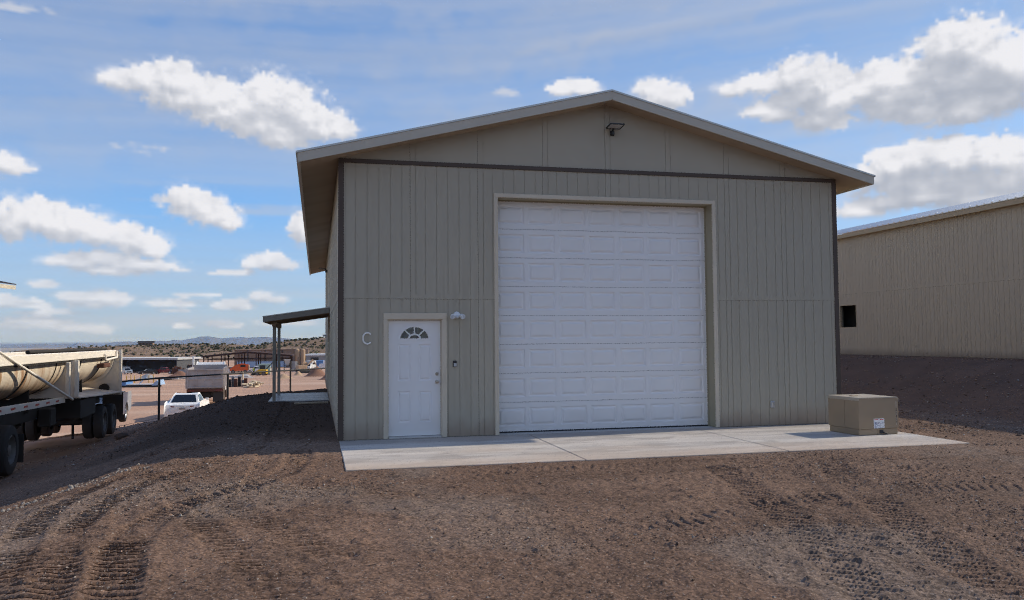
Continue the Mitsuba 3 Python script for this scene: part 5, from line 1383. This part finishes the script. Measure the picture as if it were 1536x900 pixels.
pickup('white_work_pickup', (-16.2, 219.0, gz(-16.2, 219.0)), math.radians(95), 'p_white', 'white pickup truck parked right behind the worker in the vest', ladder=True)
for k, (x, y, w, h) in enumerate(((-31.0, 150.0, 2.4, 1.0), (-28.0, 166.0, 3.0, 1.3), (-19.5, 152.0, 2.6, 1.1), (-14.0, 150.0, 2.0, 0.9), (-6.0, 132.0, 2.2, 0.8), (-17.2, 118.0, 1.6, 0.6))):
    one('rubble_heap', heap(x, y, w, w * 0.8, h, 20 + k), ('p_grey', 'mat_red_dirt', 'p_rust', 'p_grey', 'p_tan', 'mat_red_dirt')[k],
        ('grey rubble heap at the left end of the junk in the lot', 'red dirt heap behind the grey rubble heap in the lot', 'rusty heap of scrap straight behind the dump truck', 'grey rubble heap right of the dump truck box', 'tan dirt heap left of the porch posts', 'low red dirt heap just left of the long pale panel')[k], 'heap', True)
# machinery right of the shed
GB = thing('generator_box', 'pale green box machine left of the black conveyor', 'machine')
put('machine_body', zz(-12.2, 184, box(-1.3, 1.3, -0.9, 0.9, 0.3, 2.5, 0.05)), 'p_green', parent=GB)
put('machine_door', zz(-12.2, 183.05, box(-1.0, 0.2, -0.02, 0.04, 0.8, 2.2)), 'p_dark', parent=GB)
put('machine_foot', zz(-12.2, 184, box(-1.2, 1.2, -0.8, 0.8, -0.1, 0.3)), 'p_dark', parent=GB)
YL = thing('yellow_loader', 'small yellow loader in front of the pale green machine', 'machine')
yp = frame((-12.3, 173.7, gz(-12.3, 173.7)), math.radians(75))
put('loader_body', yp(loft([(-1.3, 0.45), (-1.3, 1.25), (0.2, 1.35), (0.9, 0.9), (1.0, 0.45)], [(-0.7, -0.05), (-0.65, 0), (0.65, 0), (0.7, -0.05)])), 'p_yellow', 30, parent=YL)
put('bucket', yp(hull((-0.9, 1.5, 0.1), (0.9, 1.5, 0.1), (-0.9, 2.1, 0.1), (0.9, 2.1, 0.1), (-0.9, 1.5, 0.8), (0.9, 1.5, 0.8))), 'p_dark', parent=YL)
put('lift_arm', yp(cat([box(s * 0.72, s * 0.80, -0.2, 1.6, 0.7, 0.85) for s in (-1, 1)])), 'p_yellow', parent=YL)
for y in (-0.8, 0.6):
    for s in (-1, 1):
        wheel(YL, (s * 0.85, y, 0.42), yp, 0.42, 0.25, 18, s, 0.05)
CV = thing('conveyor', 'black inclined conveyor behind the porch post', 'conveyor')
cg = gz(-10.7, 178.5)
put('belt', hull(*[(x, y, z + h) for (x, z) in ((-12.2, cg + 0.4), (-9.6, cg + 3.2)) for y in (178.0, 179.2) for h in (0, 0.3)]), 'p_dark', parent=CV)
put('support_leg', cat([cyl((-10.2, y, cg), (-10.2, y, cg + 2.5), 0.08, n=6) for y in (178.1, 179.1)]), 'p_grey', parent=CV)
PL_ = thing('mixing_plant', 'grey mixing plant with hopper and tanks between the porch posts and silos', 'machine')
pg = gz(-7.4, 219)
put('hopper', hull((-9.2, 218, pg + 3.6), (-7.4, 218, pg + 3.6), (-9.2, 220, pg + 3.6), (-7.4, 220, pg + 3.6), (-8.6, 218.7, pg + 1.9), (-8.0, 218.7, pg + 1.9), (-8.6, 219.3, pg + 1.9), (-8.0, 219.3, pg + 1.9)), 'p_pale_grey', parent=PL_)
put('tank', cyl((-6.4, 219, pg + 0.2), (-6.4, 219, pg + 3.0), 0.8, n=18), 'p_grey', 40, parent=PL_)
put('frame', cat([cyl((x, y, pg - 0.2), (x, y, pg + 3.6), 0.09, n=6) for x in (-9.1, -7.5) for y in (218.1, 219.9)] + [cyl((-9.1, 218.1, pg + 1.9), (-7.5, 218.1, pg + 1.9), 0.07, n=6), cyl((-5.4, 218.6, pg), (-5.4, 218.6, pg + 4.2), 0.12, n=8)]), 'p_dark', parent=PL_)
put('control_box', box(-5.3, -4.2, 217.8, 219, pg, pg + 1.9, 0.03), 'p_pale_grey', parent=PL_)
EX = thing('excavator', 'orange brown excavator with raised arm beside the red dirt heap', 'excavator')
ep = frame((-3.8, 202, gz(-3.8, 202)), math.radians(-70))
put('track', ep(cat([box(s * 0.6, s * 1.15, -1.6, 1.6, 0.0, 0.75, 0.15) for s in (-1, 1)])), 'p_dark', parent=EX)
put('house', ep(cat([box(-1.1, 1.1, -1.6, 0.6, 0.9, 2.0, 0.08), box(-1.05, -0.1, 0.0, 1.2, 0.95, 2.75, 0.08)])), 'p_tan', parent=EX)
put('cab_window', ep(box(-1.07, -0.08, 1.19, 1.22, 1.6, 2.6)), 'p_glass', parent=EX)
put('boom', ep(cat([hull(*[(0.3 + a, y, z) for a in (-.18, .18) for (y, z) in ((0.5, 1.4), (0.7, 1.8), (2.3, 3.5), (2.6, 3.2))]), hull(*[(0.3 + a, y, z) for a in (-.13, .13) for (y, z) in ((2.3, 3.6), (2.6, 3.3), (3.8, 1.5), (3.6, 1.4))]), hull(*[(0.3 + a, y, z) for a in (-.45, .45) for (y, z) in ((3.6, 1.5), (4.0, 1.2), (3.3, 0.6), (3.9, 0.5))])])), 'p_tan', parent=EX)


one('dirt_heap', heap(-0.4, 150, 2.6, 2.6, 2.0, 5), 'mat_red_dirt', 'red dirt heap in the lot seen right of the porch posts', 'dirt heap', True)
one('dirt_heap', heap(2.2, 118, 2.6, 3.2, 1.7, 6), 'mat_red_dirt', 'brown dirt bank beside the warehouse wall behind the porch', 'dirt heap', True)
one('dirt_heap', heap(-4.2, 165, 1.2, 1.4, 1.0, 8), 'p_tan', 'small pale heap between the porch posts and the red dirt heap', 'dirt heap', True)
one('boulder', zz(-6.4, 41.8, trimesh.creation.icosphere(subdivisions=2, radius=0.3).apply_scale([1.3, 1, 0.8])), 'p_tan', 'pale boulder on the ground behind the right wheel of the dump truck', 'boulder', True)
# trucks and long roof at far right of the gap
WB = thing('white_building', 'long low white-roofed building behind the vans at the foot of the hill', 'building')
wg = gz(0, 296)
put('roof', box(-4.5, 14, 292, 304, wg + 4.3, wg + 4.8), 'p_white', parent=WB)
put('wall', box(-4.2, 13.7, 292.6, 303.4, wg - 0.5, wg + 4.29), 'p_grey', parent=WB)
put('opening', box(-2.6, 0.2, 292.5, 292.61, wg + 1.6, wg + 3.6), 'p_dark', parent=WB)


def boxtruck(key, pos, rz, mat, label, cat_):
    t = thing(key, label, cat_)
    pl = frame(pos, rz)
    put('box', pl(box(-1.15, 1.15, -3.4, 1.6, 0.75, 3.1, 0.06)), mat, parent=t)
    put('cab', pl(loft([(1.65, 0.55), (1.65, 2.2), (2.6, 2.15), (3.0, 1.4), (3.5, 1.2), (3.55, 0.5)], [(-1.0, -0.05), (-0.95, 0), (0.95, 0), (1.0, -0.05)])), 'p_white', 30, parent=t)
    put('windscreen', pl(hull(*[(x, y, z) for x in (-0.85, 0.85) for (y, z) in ((2.66, 2.1), (3.02, 1.45), (2.6, 2.0), (2.9, 1.42))])), 'p_glass', parent=t)
    put('window', pl(box(-1.16, 1.16, -2.8, 0.9, 1.9, 2.5)), 'p_glass', parent=t)
    for y in (-2.2, 2.6):
        for s in (-1, 1):
            wheel(t, (s * 1.08, y, 0.42), pl, 0.42, 0.25, 18, s, 0.05)


boxtruck('white_van', (-2.6, 263, gz(-2.6, 263)), math.radians(165), 'p_pale_grey', 'grey white box van left of the blue container under the hill', 'van')
boxtruck('white_bus', (3.2, 252, gz(3.2, 252)), math.radians(95), 'p_white', 'white bus with dark window band right of the blue container', 'bus')
BC = thing('blue_container', 'deep blue container between the two white vehicles under the hill', 'container')
cg2 = gz(0.7, 273)
put('container_shell', box(-0.6, 2.0, 273, 279, cg2, cg2 + 2.9, 0.04), 'p_blue', parent=BC)
put('container_door', cat([box(-0.5, 0.68, 272.94, 272.99, cg2 + 0.15, cg2 + 2.75), box(0.72, 1.9, 272.94, 272.99, cg2 + 0.15, cg2 + 2.75)]), 'p_blue', parent=BC)
# poles, hilltop house, shed left
for (x, y, h, lab) in ((-33.5, 302, 9.4, 'thin dark pole standing behind the left end of the steel shed'), (-92.1, 316, 5.6, 'thin dark lamp pole on the flat behind the trailer tub')):
    t = thing('lamp_pole', lab, 'pole')
    g0 = gz(x, y)
    put('shaft', cyl((x, y, g0 - 0.5), (x, y, g0 + h), 0.10, 0.06, n=8), 'p_dark', True, parent=t)
    put('lamp_head', box(x - 0.9, x + 0.1, y - 0.12, y + 0.12, g0 + h, g0 + h + 0.16), 'p_dark', parent=t)
HH = thing('hilltop_house', 'small dark house on top of the brown hill', 'house')
hz0 = float(hill_z(np.array([-142.0]), np.array([740.0]))[0])
put('wall', box(-148, -136.5, 735, 743, hz0 - 1.5, hz0 + 2.4), 'p_brown', parent=HH)
put('roof', hull(*[(x, y, z) for x in (-148.8, -135.8) for (y, z) in ((734, hz0 + 2.4), (744, hz0 + 2.4), (739, hz0 + 3.9))]), 'p_dark', parent=HH)
for k in range(4):
    put('window', box(-147.2 + 2.8 * k, -145.6 + 2.8 * k, 734.94, 735.01, hz0 + 0.6, hz0 + 1.9), 'p_glass', parent=HH)
put('terrace', box(-136.4, -132.5, 735.5, 743, hz0 - 1.5, hz0 + 0.2), 'p_tan', parent=HH)
WS = thing('white_shed', 'small white shed with rusty base showing over the rim of the trailer tub', 'shed')
wsg = gz(-99.7, 318)
put('wall', box(-101.6, -97.9, 316.5, 320, wsg + 3.2, wsg + 6.4, 0.4), 'p_white', parent=WS)
put('base', box(-102.6, -97.5, 316.2, 320.3, wsg - 0.5, wsg + 3.19), 'p_rust', parent=WS)
put('lean_to', box(-104.0, -101.7, 316.8, 319.6, wsg + 3.2, wsg + 4.9, 0.05), 'p_rust', parent=WS)

pickup('parked_pickup', (19.70, 1.42, 1.0), 0.0, 'p_grey', 'pickup truck on the bank whose front just shows at the right border')

# ------------------------------------------------------------------ air
zlo, zhi = float(GZ.min()) - 1.5, 140.0
scene['haze'] = {'type': 'cube', 'to_world': T().translate([0, 0, 0.5 * (zlo + zhi)]).scale([27500, 27500, 0.5 * (zhi - zlo)]), 'bsdf': {'type': 'null'}, 'interior': {'type': 'ref', 'id': 'haze_air'}}
labels['haze'] = {'label': 'thin bluish air between the yard and the far mountains', 'kind': 'stuff'}
